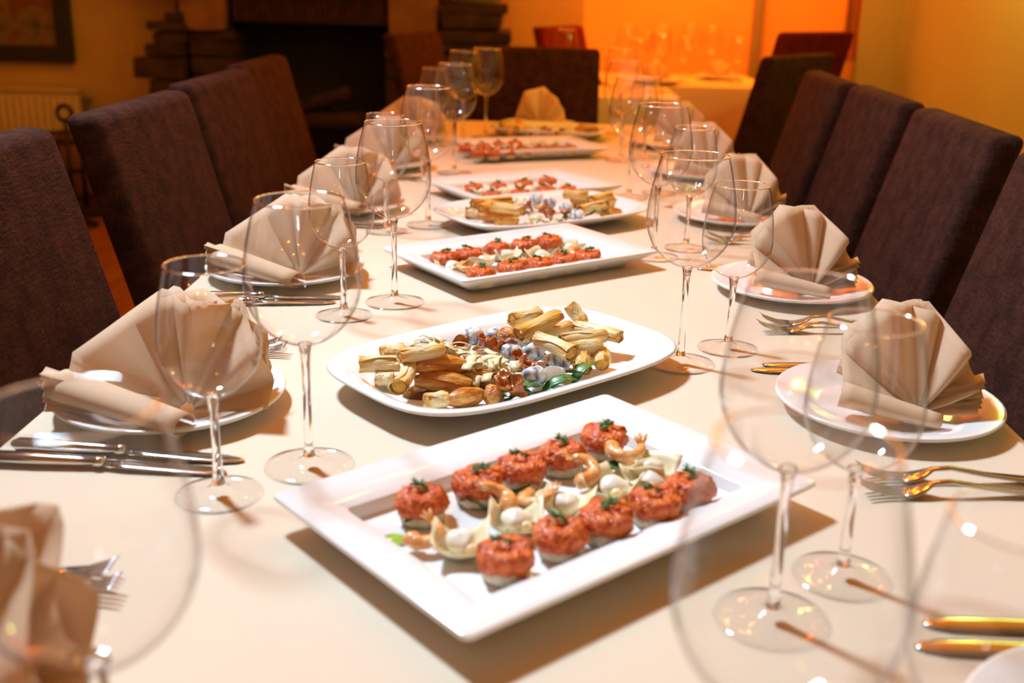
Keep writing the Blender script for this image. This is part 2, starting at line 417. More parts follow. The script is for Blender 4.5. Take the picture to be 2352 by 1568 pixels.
P['R6']=[((-0.1339, 3.4006, 0.771), (-0.0942, 3.4304, 0.771), 'g'), ((-0.123, 3.3898, 0.786), (-0.0636, 3.4469, 0.786), 'g'), ((-0.0996, 3.3056, 0.771), (-0.0547, 3.3656, 0.771), 'b'), ((-0.0739, 3.3162, 0.786), (-0.0484, 3.3636, 0.786), 'g'), ((0.115, 3.4544, 0.771), (0.1491, 3.3783, 0.771), 'g'), ((0.1271, 3.4237, 0.786), (0.1717, 3.3591, 0.786), 'g'), ((0.1536, 3.3894, 0.771), (0.1834, 3.3652, 0.771), 'b'), ((0.0787, 3.3432, 0.771), (0.111, 3.3102, 0.771), 'g')]
P['B2']=[(0.0006, 1.2604, 0.778), (-0.0236, 1.2816, 0.778), (-0.0264, 1.2495, 0.778), (0.0332, 1.2264, 0.778), (0.0029, 1.1719, 0.778), (0.024, 1.1754, 0.778), (-0.0772, 1.313, 0.778), (-0.0626, 1.3217, 0.778), (-0.0483, 1.3142, 0.778)]
P['B3']=[(-0.0027, 2.2315, 0.78), (0.0234, 2.1886, 0.78), (0.058, 2.1443, 0.78), (0.0784, 2.0664, 0.78)]
P['B6']=[(-0.0382, 3.328, 0.775), (-0.0116, 3.3135, 0.775), (-0.0257, 3.3926, 0.775)]
P['M2']=[(-0.0889, 1.2665, 0.782), (-0.0641, 1.2758, 0.782), (-0.04, 1.2545, 0.782), (-0.0498, 1.2602, 0.782), (-0.0283, 1.2557, 0.782), (-0.0188, 1.2177, 0.782), (-0.0097, 1.1969, 0.782), (-0.0308, 1.145, 0.782), (-0.0197, 1.1348, 0.782), (-0.0129, 1.1123, 0.782), (-0.0347, 1.1197, 0.782), (-0.0043, 1.1824, 0.782)]
P['M3']=[(0.018, 2.1428, 0.78), (0.0254, 2.067, 0.78), (0.0543, 2.0836, 0.78), (-0.017, 2.1509, 0.78), (0.0111, 2.0984, 0.78)]
P['M6']=[(0.012, 3.3876, 0.778), (0.0279, 3.3189, 0.778), (0.0486, 3.2834, 0.778), (0.0651, 3.337, 0.778)]
P['L2']=[(0.04, 1.2302, 0.768), (0.0537, 1.252, 0.768), (0.0628, 1.2094, 0.768), (0.0391, 1.185, 0.768), (-0.0229, 1.1371, 0.768), (0.0164, 1.2646, 0.768), (-0.0037, 1.1666, 0.768), (0.0313, 1.1656, 0.768), (-0.0058, 1.1386, 0.768), (-0.0296, 1.119, 0.768)]
P['L3']=[(-0.0285, 2.0771, 0.772), (0.064, 2.0821, 0.772), (0.1101, 2.1094, 0.772), (0.1212, 2.1279, 0.772)]
P['H2']=[(-0.1276, 1.2506, 0.786), (-0.1032, 1.2447, 0.786), (-0.0781, 1.2259, 0.786), (-0.0559, 1.2011, 0.786), (-0.0376, 1.1921, 0.786), (-0.0674, 1.1801, 0.786)]
P['H3']=[(-0.0387, 2.1771, 0.784), (-0.004, 2.0434, 0.784), (0.0455, 2.0143, 0.784)]
P['H6']=[(0.0861, 3.3984, 0.78), (0.1048, 3.3402, 0.78)]

# ================================================================== ROOM
# floor: sub-floor slab with oak planks laid on it as separate boards
fl = structure(box_obj('floor', (0.2, 1.75, -0.03), (7.2, 12.0, 0.03), M_soot, bevel=0))
px = -2.98
while px < -0.55:
    for (y0, y1) in ((-0.5, 1.72), (1.72, 3.95), (3.95, 6.18)):
        off = random.uniform(-0.25, 0.25) if y0 > 0 else 0
        bm = bmesh.new()
        box(bm, px + 0.0685, (y0 + y1) / 2, -0.0075, 0.134, (y1 - y0) - 0.003, 0.015, bevel=0.0015, seg=1)
        new_obj('plank', bm, M_plank, fl, smooth=False)
    px += 0.137
bm = bmesh.new(); box(bm, 1.62, 1.0, -0.0075, 4.3, 10.3, 0.014)
new_obj('floorboards', bm, M_plank, fl, smooth=False)
structure(box_obj('ceiling', (0.2, 1.75, 3.62), (7.2, 12.0, 0.06), M_ceil, bevel=0))
structure(box_obj('wall_left', (-3.36, 1.2, 1.80), (0.08, 10.4, 3.62), M_wall, bevel=0))
structure(box_obj('wall_front', (-0.8, -4.0, 1.80), (5.2, 0.08, 3.62), M_wallr, bevel=0))
structure(box_obj('wall_back', (-1.56, 6.25, 1.80), (3.56, 0.10, 3.62), M_wall, bevel=0))
structure(box_obj('wall_corner', (0.20, 6.64, 1.80), (0.06, 0.72, 3.62), M_wallo, bevel=0))
structure(box_obj('wall_orange', (1.7, 7.05, 1.80), (3.0, 0.10, 3.62), M_wallo, bevel=0))
structure(box_obj('wall_orange_side', (3.2, 6.1, 1.80), (0.08, 1.9, 3.62), M_wallo, bevel=0))
structure(box_obj('wall_right', (1.596, 0.47, 1.80), (0.10, 8.9, 3.62), M_wallr, bevel=0))
structure(box_obj('pier_right', (1.47, 5.07, 1.80), (0.20, 0.30, 3.62), M_wall, bevel=0.004))
structure(box_obj('baseboard_left', (-1.56, 6.19, 0.045), (3.5, 0.018, 0.09), M_base, bevel=0.003))
structure(box_obj('trim_1', (1.31, 6.96, 1.80), (0.055, 0.06, 3.58), M_trim, bevel=0.004))
structure(box_obj('baseboard_right', (1.537, 0.47, 0.045), (0.018, 8.8, 0.09), M_base, bevel=0.003))

# small picture on the pier jamb in the orange light
t = thing('picture', 'small dark picture in a red frame on the orange-lit pier', 'picture', (1.367, 5.045, 1.06))
bm = bmesh.new()
for (dy, dz, sy, sz) in ((0, -0.12, 0.18, 0.03), (0, 0.27, 0.18, 0.03), (-0.075, 0.075, 0.03, 0.36), (0.075, 0.075, 0.03, 0.36)):
    box(bm, 0, dy, dz, 0.012, sy, sz, bevel=0.002)
new_obj('picture_frame', bm, mat('red_lacquer', (0.30, 0.03, 0.015), 0.4, color2=(0.25, 0.02, 0.01), scale=8), t, smooth=False)
box_obj('print', (0.001, 0, 0.075), (0.006, 0.13, 0.37), mat('dark_print', (0.03, 0.012, 0.01), 0.4, color2=(0.10, 0.03, 0.02), scale=9), t, bevel=0)

# painting on the left wall
t = thing('painting', 'abstract painting in a black frame above the radiator', 'painting', (-3.0, 6.165, 0.72))
bm = bmesh.new()
for (dx, dz, sx, sz) in ((0, 0.045, 0.78, 0.09), (0, 0.735, 0.78, 0.09), (-0.345, 0.39, 0.09, 0.62), (0.345, 0.39, 0.09, 0.62)):
    box(bm, dx, 0, dz, sx, 0.045, sz, bevel=0.006)
new_obj('picture_frame', bm, M_frame, t, smooth=False)
mp = ramp_mat('abstract_paint', [(0.30, (0.02, 0.07, 0.09)), (0.42, (0.20, 0.12, 0.06)), (0.50, (0.20, 0.15, 0.08)), (0.60, (0.20, 0.04, 0.02)), (0.72, (0.06, 0.10, 0.05))], 0.5, 8.0, bump=0.3, bscale=30)
box_obj('canvas', (0, 0.008, 0.39), (0.62, 0.02, 0.62), mp, t, bevel=0)

# panel radiator
t = thing('radiator', 'cream panel radiator on the wall under the painting', 'radiator', (-2.98, 6.12, 0.1))
bm = bmesh.new(); box(bm, 0, 0, 0.24, 0.80, 0.03, 0.46, bevel=0.006)
new_obj('panel', bm, M_radiator, t, smooth=False)
for k in range(19):
    box_obj('rib', (-0.378 + k * 0.042, -0.019, 0.235), (0.022, 0.014, 0.40), M_radiator, t, bevel=0.004, seg=1)
box_obj('top_grille', (0, 0.005, 0.474), (0.81, 0.075, 0.014), M_radiator, t, bevel=0.003)
bm = bmesh.new()
tube(bm, [(0.40, 0.02, 0.43), (0.46, 0.02, 0.43)], 0.011, 10)
tube(bm, [(0.435, 0.02, 0.40), (0.435, 0.02, 0.43), (0.435, -0.02, 0.45)], 0.014, 10)
tube(bm, [(0.455, 0.02, 0.43), (0.455, 0.02, -0.10)], 0.008, 8)
new_obj('valve', bm, M_trim, t)
bm = bmesh.new()
for bx in (-0.3, 0.3): box(bm, bx, 0.03, 0.24, 0.03, 0.06, 0.3)
new_obj('wall_bracket', bm, M_radiator, t, smooth=False)

# ------------------------------------------------------------------ fireplace
fp = thing('fireplace', 'dark stone fireplace with a black open firebox behind the chairs', 'fireplace', (0, 5.9, 0))
def stone(x0, x1, z0, z1, y0, y1, m, name='stone'):
    bm = bmesh.new()
    box(bm, (x0 + x1) / 2, (y0 + y1) / 2, (z0 + z1) / 2, x1 - x0, y1 - y0, z1 - z0)
    bmesh.ops.subdivide_edges(bm, edges=bm.edges[:], cuts=1, use_grid_fill=True)
    sd = random.uniform(0, 100)
    cx = Vector(((x0 + x1) / 2, (y0 + y1) / 2, (z0 + z1) / 2))
    for v in bm.verts:
        n = noise.noise_vector(v.co * 9 + Vector((sd, sd, 0)))
        v.co += n * 0.014
        d = v.co - cx
        k = abs(d.x) / max(1e-3, (x1 - x0) / 2) + abs(d.z) / max(1e-3, (z1 - z0) / 2)
        if k > 1.7: v.co = cx + d * 0.965
    o = new_obj(name, bm, m, fp, smooth=True)
    return sharp(o, 40)
# left pile of overhanging slabs (outer) and jamb stones (inner)
zc = 0.0
lefts = [(-2.12, 0.16), (-2.16, 0.12), (-2.10, 0.13), (-2.15, 0.105), (-2.09, 0.16), (-2.17, 0.12), (-2.10, 0.07), (-2.05, 0.06), (-2.08, 0.05), (-1.99, 0.05), (-1.93, 0.06), (-1.97, 0.07)]
for x0, h in lefts:
    w = random.uniform(-0.02, 0.02)
    stone(x0 + 0.02, -1.87 + w, zc, zc + h - 0.008, -0.10 + random.uniform(-0.03, 0.03), 0.28, M_stone)
    zc += h
zc = 0.0
for h in (0.17, 0.14, 0.15, 0.12, 0.13, 0.09, 0.08, 0.055):
    stone(-1.86, -1.62 + random.uniform(-0.01, 0.01), zc, zc + h - 0.008, -0.05, 0.28, M_stone)
    zc += h
stone(-1.89, -1.66, zc, zc + 0.30, -0.08, 0.28, M_lime, 'capital_stone')
# right side
zc = 0.0
for h in (0.17, 0.14, 0.15, 0.12, 0.13, 0.09, 0.08, 0.055):
    stone(-0.83, -0.56 + random.uniform(-0.01, 0.01), zc, zc + h - 0.008, -0.05, 0.28, M_stone)
    zc += h
stone(-0.80, -0.55, zc, zc + 0.30, -0.08, 0.28, M_lime, 'capital_stone')
zc = 0.0
rights = [(-0.22, 0.16), (-0.17, 0.13), (-0.20, 0.12), (-0.16, 0.13), (-0.21, 0.10), (-0.16, 0.075), (-0.19, 0.06), (-0.155, 0.075), (-0.175, 0.055), (-0.165, 0.07), (-0.22, 0.07), (-0.19, 0.06)]
for x1, h in rights:
    stone(-0.545 + random.uniform(-0.01, 0.02), x1, zc, zc + h - 0.008, -0.10 + random.uniform(-0.03, 0.03), 0.28, M_stone)
    zc += h
# lintel: soldier course of bricks with a dark beam above and an iron angle below
for k in range(28):
    bm = bmesh.new()
    box(bm, -1.625 + 0.0145 + k * 0.0295, 0.04 + random.uniform(-0.004, 0.004), 1.075, 0.0255, 0.16, 0.17, bevel=0.002, seg=1)
    new_obj('brick', bm, M_brick, fp, smooth=False)
box_obj('lintel', (-1.21, 0.05, 0.982), (0.86, 0.18, 0.014), M_iron, fp, bevel=0.002)
box_obj('mantel_shelf', (-1.21, 0.06, 1.24), (2.1, 0.44, 0.08), M_darkwood, fp, bevel=0.006)
box_obj('chimney_breast', (-1.21, 0.22, 2.43), (1.5, 0.12, 2.30), M_wall, fp, bevel=0.0)
bm = bmesh.new()   # firebox: open-front sooty box
for (c, s) in (((-1.22, 0.275, 0.5), (0.84, 0.02, 1.0)), ((-1.645, 0.14, 0.5), (0.02, 0.27, 1.0)), ((-0.805, 0.14, 0.5), (0.02, 0.27, 1.0)), ((-1.22, 0.14, 0.985), (0.84, 0.27, 0.01)), ((-1.22, 0.12, 0.02), (0.84, 0.30, 0.04))):
    box(bm, *c, *s)
new_obj('firebox', bm, M_soot, fp, smooth=False)
box_obj('hearth_slab', (-1.2, -0.24, 0.03), (2.0, 0.40, 0.06), M_stone, fp, bevel=0.006)
box_obj('ledge', (-2.02, -0.11, 0.43), (0.42, 0.12, 0.05), M_terra, fp, bevel=0.005)

t = thing('fire_grate', 'black iron grate with bars standing in the firebox', 'grate', (-1.1, 5.86, 0.062))
bm = bmesh.new()
for zz in (0.30, 0.36): tube(bm, [(-0.28, -0.02, zz), (0.24, -0.02, zz)], 0.007, 8)
for xx in (-0.26, 0.22): tube(bm, [(xx, -0.02, 0.0), (xx, -0.02, 0.40)], 0.009, 8)
for k in range(7): tube(bm, [(-0.24 + k * 0.075, -0.02, 0.30), (-0.24 + k * 0.075, 0.12, 0.30)], 0.006, 6)
new_obj('grate_bars', bm, M_iron, t)
LOGS = [((-1.29, 5.93, 0.492), 0.1, 0.055), ((-1.10, 5.80, 0.482), -0.05, 0.045), ((-0.99, 5.99, 0.478), 0.05, 0.042), ((-1.15, 5.87, 0.585), 0.5, 0.04)]
for k, (c, a, r) in enumerate(LOGS):
    bm = bmesh.new()
    pts = [Vector((cos(a) * s, 0, sin(a) * s * 0.6 if k == 3 else 0.0)) for s in (-0.15, -0.07, 0.0, 0.08, 0.15)]
    tube(bm, [q + Vector((0, 0, 0.004 * random.uniform(-1, 1))) for q in pts], [r * random.uniform(0.92, 1.05) for _ in pts], 10)
    o = new_obj('log', bm, M_log, None, loc=c)
    tag(o, ['firewood log at the left of the grate', 'firewood log in the middle of the grate', 'firewood log at the right of the grate', 'tilted firewood log lying on top of the other logs in the grate'][k], 'log', 'logs in the fireplace')

# fireside tools between the first two chairs on the left
t = thing('fire_tool_stand', 'black iron fire tool stand with a ring handle by the radiator', 'tool stand', (-2.30, 5.25, 0.0))
bm = bmesh.new()
ring = [(0.036 * cos(a), 0, 0.555 + 0.036 * sin(a)) for a in [2 * pi * k / 20 for k in range(21)]]
tube(bm, ring, 0.011, 8, cap=False)
new_obj('ring_handle', bm, M_iron, t)
bm = bmesh.new(); tube(bm, [(0, 0, 0.02), (0, 0, 0.52)], 0.010, 8)
new_obj('pole', bm, M_iron, t)
bm = bmesh.new(); lathe(bm, [(0, 0), (0.11, 0.0), (0.11, 0.012), (0.05, 0.025), (0, 0.03)], 24)
new_obj('base', bm, M_iron, t)
for k, dx in enumerate((-0.055, 0.06)):
    bm = bmesh.new(); tube(bm, [(dx, 0.01, 0.10), (dx, 0.01, 0.40), (dx * 0.6, 0.01, 0.45)], [0.016, 0.006, 0.006], 8)
    new_obj('hanging_tool', bm, M_iron, t)
t = thing('log_basket', 'brown wicker log basket behind the fire tool stand', 'basket', (-2.40, 5.56, 0.0))
bm = bmesh.new(); lathe(bm, [(0.0, 0.0), (0.15, 0.0), (0.19, 0.18), (0.20, 0.40), (0.185, 0.40), (0.175, 0.18), (0.13, 0.02), (0, 0.02)], 28)
new_obj('body', bm, M_wicker, t)
for zz, rr in ((0.40, 0.195), (0.12, 0.178), (0.26, 0.195)):
    bm = bmesh.new(); tube(bm, [(rr * cos(2 * pi * k / 28), rr * sin(2 * pi * k / 28), zz) for k in range(29)], 0.012, 6, cap=False)
    new_obj('woven_band', bm, M_log, t)

# ================================================================== CHAIRS
def chair_parts(root, m, top=0.986, w=0.455, lean=0.275):
    """origin on the floor under the middle of the backrest front face at seat height; the seat reaches to +x"""
    th = 0.06
    bm = bmesh.new()
    box(bm, 0.235, 0, 0.42, 0.46, w, 0.11, bevel=0.02, seg=3)
    new_obj('seat', bm, m, root)
    H = top - 0.38
    bm = bmesh.new()
    box(bm, -th / 2, 0, H / 2, th, w, H, bevel=0.018, seg=4)
    for v in bm.verts:
        z = v.co.z
        v.co.x -= lean * z
        v.co.z += 0.38
        v.co.x += 0.006 * sin(pi * (v.co.y / w + 0.5))
    new_obj('backrest', bm, m, root)
    for sx, sy, nm in ((0.42, 1, 0), (0.42, -1, 0), (0.02, 1, 1), (0.02, -1, 1)):
        bm = bmesh.new()
        y = sy * (w / 2 - 0.03)
        loops = []
        for z, hw, dx in ((0.0, 0.016, -0.05 * nm), (0.37, 0.022, 0.0)):
            loops.append([Vector((sx + dx + a * hw, y + b * hw, z)) for a, b in ((-1, -1), (1, -1), (1, 1), (-1, 1))])
        loops_mesh(bm, loops)
        new_obj('leg', bm, M_darkwood, root, smooth=False)

def add_chair(proto, x_top, y, rz, label, group, top=0.986, name='dining_chair'):
    """x_top is where the top edge of the front face stands"""
    bx = Vector((0.275 * (0.986 - 0.38), 0, 0))
    d = Vector((cos(rz), sin(rz), 0))
    loc = Vector((x_top, y, 0)) + d * bx.x
    o = clone(proto, name, loc, (0, 0, rz), label, 'chair', group)
    return o
proto = thing('dining_chair', 'x', 'chair')
chair_parts(proto, M_chair)
RED = thing('red_chair', 'x', 'chair')
chair_parts(RED, M_redtint)
G = 'brown upholstered chairs along the long table'
CHL = [(-0.72, 0.86), (-0.733, 1.395), (-0.713, 1.984), (-0.736, 2.551), (-0.768, 3.09)]
LL = ['brown chair nearest the camera on the left side of the table', 'large brown chair at the left edge, left of the nearest folded napkin',
      'brown chair on the left, second of the four tall backs in view', 'brown chair on the left, third of the four tall backs in view', 'brown chair on the left nearest the fireplace, reddish light on its back']
for (x, y), l in zip(CHL, LL):
    add_chair(proto, x, y, 0.0 - 0.02, l, G)
CHR = [(0.718, 1.45), (0.752, 2.045), (0.765, 2.575), (0.757, 3.04)]
LR = ['brown chair cut by the right edge, nearest on the right side', 'brown chair on the right, second from the right edge with a broad dark side',
      'brown chair on the right, third from the right edge, before the cream wall', 'brown chair on the right, fourth from the right edge, before the pier']
for (x, y), l in zip(CHR, LR):
    add_chair(proto, x, y, pi - 0.03, l, G)
add_chair(proto, 0.90, 4.05, pi - 0.72, 'almost black chair at the far right corner of the table, turned away', G)
add_chair(proto, -0.02, 4.03, -pi / 2, 'brown chair at the head of the table, broad back facing the camera', G)
proto.location = Vector((-0.40, 4.90, 0)); proto.rotation_euler = (0, 0, -0.36)
tag(proto, 'reddish brown chair standing in front of the fireplace, right of the firebox', 'chair', G)
rc = add_chair(RED, 0.10, 5.62, -0.50, 'chair tinted dark red at the left end of the orange-lit table', 'red chairs around the orange-lit table', name='red_chair')
rc.scale = (1, 1, 1.02); RED.scale = (1, 1, 1.055)
RED.location = Vector((1.03, 4.92, 0)); RED.rotation_euler = (0, 0, pi - 0.90)
tag(RED, 'chair tinted dark red in the orange light beside the pier', 'chair', 'red chairs around the orange-lit table')
# red chair by the right wall, only an edge in view
wr = clone(RED, 'red_chair', (1.30, 2.48, 0), (0, 0, pi - 0.05), 'dark red chair against the right wall, only its edge at the right border', 'chair', 'red chairs around the orange-lit table')

# ================================================================== TABLES AND CLOTHS
def cloth_obj(name, x0, x1, y0, y1, drop, m, label, rad=0.03, seed=1, amp=0.018, nfold=0.16):
    rnd = random.Random(seed)
    per = []
    def seg(a, b):
        L = (Vector(b) - Vector(a)).length
        n = max(4, int(L / 0.03))
        nx = Vector((b[1] - a[1], -(b[0] - a[0]))).normalized()
        for k in range(n):
            f = k / n
            per.append((a[0] + (b[0] - a[0]) * f, a[1] + (b[1] - a[1]) * f, nx.x, nx.y))
    def arc(cx, cy, a0):
        for k in range(6):
            a = a0 + (pi / 2) * k / 6
            per.append((cx + rad * cos(a), cy + rad * sin(a), cos(a), sin(a)))
    seg((x0 + rad, y0), (x1 - rad, y0)); arc(x1 - rad, y0 + rad, -pi / 2)
    seg((x1, y0 + rad), (x1, y1 - rad)); arc(x1 - rad, y1 - rad, 0)
    seg((x1 - rad, y1), (x0 + rad, y1)); arc(x0 + rad, y1 - rad, pi / 2)
    seg((x0, y1 - rad), (x0, y0 + rad)); arc(x0 + rad, y0 + rad, pi)
    n = len(per)
    ph = [rnd.uniform(0, 6.28) for _ in range(4)]
    loops = []
    prof = [(-0.012, 0.0), (-0.004, -0.001), (0.0, -0.004), (0.002, -0.010)] + [(0.002 + 0.012 * t, -0.010 - drop * t) for t in (0.1, 0.25, 0.5, 0.75, 1.0)]
    for i, (o, dz) in enumerate(prof):
        L = []
        t = max(0.0, (-dz - 0.01) / drop)
        s = 0.0
        for k, (x, y, nx, ny) in enumerate(per):
            s = k * 0.03
            wv = (sin(s / nfold * 2 * pi + ph[0] + 1.3 * sin(s * 2.1 + ph[1])) * 0.6 + sin(s / nfold * 3.3 + ph[2]) * 0.4) * amp * t
            q = o + wv + 0.6 * amp * t
            L.append(Vector((x + nx * q, y + ny * q, TZ + dz)))
        loops.append(L)
    bm = bmesh.new()
    rings = loops_mesh(bm, loops, cap_first=False, cap_last=False)
    bm.faces.new(rings[0])
    bmesh.ops.recalc_face_normals(bm, faces=bm.faces[:])
    o = new_obj(name, bm, m)
    sharp(o, 60)
    for p in o.data.polygons:
        if len(p.vertices) > 10: p.use_smooth = False
    return tag(o, label, 'tablecloth')
def table_obj(label, x0, x1, y0, y1):
    t = thing('dining_table', label, 'table', ((x0 + x1) / 2, (y0 + y1) / 2, 0))
    sx, sy = (x1 - x0), (y1 - y0)
    box_obj('tabletop', (0, 0, TZ - 0.022), (sx - 0.012, sy - 0.012, 0.036), M_darkwood, t, bevel=0.004)
    for a in (-1, 1):
        for b in (-1, 1):
            box_obj('leg', (a * (sx / 2 - 0.12), b * (sy / 2 - 0.12), (TZ - 0.04) / 2), (0.07, 0.07, TZ - 0.04), M_darkwood, t, bevel=0.004)
    return t
table_obj('long dining table hidden under the cream tablecloth', -0.538, 0.538, -0.30, 3.80)
cloth_obj('tablecloth', -0.538, 0.538, -0.30, 3.80, 0.22, M_cloth, 'cream white tablecloth covering the long table set with food', seed=3)
table_obj('small table under the nearer orange-lit cloth beyond the long table', -0.10, 0.60, 4.76, 5.30)
cloth_obj('tablecloth', -0.10, 0.60, 4.76, 5.30, 0.55, M_cloth, 'orange-lit tablecloth on the nearer small table, behind the head chair', seed=5, amp=0.012)
table_obj('table under the farther orange-lit cloth by the orange wall', 0.30, 1.12, 5.42, 6.12)
cloth_obj('tablecloth', 0.30, 1.12, 5.42, 6.12, 0.60, M_cloth, 'orange-lit tablecloth hanging in folds on the farther table', seed=8, amp=0.03, nfold=0.17)

# ================================================================== CROCKERY
def rect_plate(name, label, c, ang, L, W, group):
    root = thing(name, label, 'plate', (c[0], c[1], TZ), ang, group)
    def rr(l, w, z, r):
        out = []
        for sx, sy, a0 in ((1, 1, 0), (-1, 1, 90), (-1, -1, 180), (1, -1, 270)):
            for k in range(4):
                a = radians(a0 + 30 * k)
                out.append(Vector((sx * (l / 2 - r) + r * cos(a), sy * (w / 2 - r) + r * sin(a), z)))
        return out
    R = 0.046
    prof = [(-2 * R - 0.03, 0.004, 0.004), (-2 * R - 0.02, 0.0, 0.006), (-2 * R + 0.012, 0.0, 0.010), (-2 * R + 0.024, 0.006, 0.01),
            (-0.004, 0.026, 0.007), (0.0, 0.0285, 0.007), (-0.001, 0.0315, 0.007), (-0.006, 0.033, 0.006),
            (-2 * R, 0.0225, 0.004), (-2 * R - 0.002, 0.0215, 0.004), (-2 * R - 0.007, 0.0105, 0.004), (-2 * R - 0.016, 0.0095, 0.004)]
    bm = bmesh.new()
    loops_mesh(bm, [rr(L + d, W + d, z, r) for d, z, r in prof])
    bmesh.ops.recalc_face_normals(bm, faces=bm.faces[:])
    sharp(new_obj('dish', bm, M_porc, root), 40)
    return root
def oval_plate(name, label, c, ang, L, W, group):
    root = thing(name, label, 'platter', (c[0], c[1], TZ), ang, group)
    def se(l, w, z, n):
        out = []
        for k in range(72):
            a = 2 * pi * k / 72
            ca, sa = cos(a), sin(a)
            out.append(Vector((l / 2 * math.copysign(abs(ca) ** (2 / n), ca), w / 2 * math.copysign(abs(sa) ** (2 / n), sa), z)))
        return out
    prof = [(-0.17, 0.004, 3.2), (-0.165, 0.0, 3.2), (-0.135, 0.0, 3.4), (-0.125, 0.006, 3.4), (-0.05, 0.018, 3.6), (-0.008, 0.028, 3.6), (0, 0.0305, 3.6), (-0.002, 0.033, 3.6), (-0.008, 0.034, 3.6),
            (-0.03, 0.031, 3.6), (-0.055, 0.0255, 3.5), (-0.070, 0.018, 3.4), (-0.085, 0.012, 3.3), (-0.11, 0.009, 3.2)]
    bm = bmesh.new()
    loops_mesh(bm, [se(L + d, W + d, z, n) for d, z, n in prof])
    bmesh.ops.recalc_face_normals(bm, faces=bm.faces[:])
    new_obj('dish', bm, M_porc, root)
    return root
GR = 'rectangular white serving plates along the table'
PL1 = rect_plate('serving_plate', 'large rectangular white plate of canapés nearest the camera', (0.0205, 0.8745), radians(41.6), 0.407, 0.277, GR)
PL3 = rect_plate('serving_plate', 'rectangular white plate of canapés in the middle of the table, second of its shape', (-0.026, 1.779), radians(36.8), 0.395, 0.252, GR)
PL4 = rect_plate('serving_plate', 'rectangular white plate of canapés behind the middle oval platter', (-0.038, 2.430), radians(33.0), 0.380, 0.255, GR)
PL5 = rect_plate('serving_plate', 'farthest rectangular white plate of canapés, before the far oval platter', (-0.030, 3.05), radians(23.0), 0.375, 0.25, GR)
GO = 'oval white platters of finger food'
OV2 = oval_plate('oval_platter', 'oval white platter of pastry rolls nearest the camera', (-0.030, 1.238), radians(42), 0.425, 0.275, GO)
OV3 = oval_plate('oval_platter', 'oval white platter of pastry rolls in the middle of the table', (0.010, 2.140), radians(36), 0.430, 0.275, GO)
OV6 = oval_plate('oval_platter', 'oval white platter at the far end before the head setting', (0.030, 3.42), radians(-12), 0.365, 0.25, GO)

def plate_mesh(name, r, m, parent):
    bm = bmesh.new()
    lathe(bm, [(0.0, 0.004), (r * 0.55, 0.004), (r * 0.56, 0.0), (r * 0.62, 0.0), (r * 0.64, 0.006), (r * 0.985, 0.0165), (r, 0.0190), (r * 0.992, 0.0208), (r * 0.97, 0.0208),
               (r * 0.80, 0.0155), (r * 0.70, 0.0120), (r * 0.64, 0.0085), (r * 0.55, 0.0075), (0, 0.0075)], 56)
    bmesh.ops.recalc_face_normals(bm, faces=bm.faces[:])
    return new_obj(name, bm, m, parent)

# ------------------------------------------------------------------ napkin: pleated linen fan standing on the plate
def napkin_bm(lines, roll, stack, sub=5, layers=3):
    bm = bmesh.new()
    ns = 9
    for lay in range(layers):
        back = 0.014 * lay
        sc = 1.0 - 0.05 * lay
        cols = []
        for (a0, r0, v0), (a1, r1, v1) in zip(lines, lines[1:]):
            for k in range(sub):
                f = k / sub
                g = (1 - cos(pi * f)) / 2
                tx = r0 * cos(radians(a0)) * (1 - f) + r1 * cos(radians(a1)) * f
                tz = r0 * sin(radians(a0)) * (1 - f) + r1 * sin(radians(a1)) * f
                cols.append((math.degrees(math.atan2(tz, tx)), math.hypot(tx, tz), v0 + (v1 - v0) * g))
        cols.append(lines[-1])
        grid = []
        for a, r, v in cols:
            row = []
            for i in range(ns):
                s = 0.07 + 0.93 * i / (ns - 1)
                rr = r * sc * s
                u = rr * cos(radians(a)); w = rr * sin(radians(a))
                bend = 0.006 * sin(pi * s)
                vv = 1.35 * v * (s ** 0.8) * (1 if lay % 2 == 0 else -0.7) + bend
                y = -vv + back + 0.34 * max(0.0, w) + 0.03 * (s - 0.5) * (1 if lay else 0)
                row.append(bm.verts.new((u, y, max(w, -0.001) + 0.006 + 0.003 * lay)))
            grid.append(row)
        for A, B in zip(grid, grid[1:]):
            for i in range(ns - 1):
                bm.faces.new((A[i], B[i], B[i + 1], A[i + 1]))
    # rolled front pleat: an open cone of cloth lying across the front
    if roll:
        (p0, q0), (p1, q1) = roll
        P0, P1 = Vector(p0), Vector(p1)
        rows = []
        for i in range(10):
            f = i / 9
            c = P0.lerp(P1, f); r = q0 + (q1 - q0) * f
            d = (P1 - P0).normalized(); s = d.cross(Vector((0, 0, 1))).normalized(); u = s.cross(d)
            rows.append([bm.verts.new(c + s * cos(t) * r * 1.25 + u * sin(t) * r * (0.8)) for t in [radians(-150 + 345 * k / 15) for k in range(16)]])
        for A, B in zip(rows, rows[1:]):
            for k in range(15): bm.faces.new((A[k], A[k + 1], B[k + 1], B[k]))
    # stacked accordion ends lying on the plate
    if stack:
        (sx, sy, ang, ln, n) = stack
        d = Vector((cos(radians(ang)), sin(radians(ang)), 0)); s = Vector((-d.y, d.x, 0))
        prev = None
        for j in range(2 * n + 1):
            z = 0.004 + 0.0048 * j
            o = (0.0 if j % 2 == 0 else 0.034)
            row = []
            for i in range(8):
                f = i / 7
                p = Vector((sx, sy, z * (1 - 0.55 * f) + 0.013 * (1 - f))) + d * (ln * f) + s * (o * (1 - 0.4 * f)) + Vector((0, 0, 0.0025 * sin(5 * f + j)))
                row.append(bm.verts.new(p))
            if prev:
                mid = [bm.verts.new((a.co + b.co) / 2 + Vector((0, 0, 0.0016 * (1 if j % 2 else -1)))) for a, b in zip(prev, row)]
                for A, B in ((prev, mid), (mid, row)):
                    for i in range(7): bm.faces.new((A[i], B[i], B[i + 1], A[i + 1]))
            prev = row
    return bm
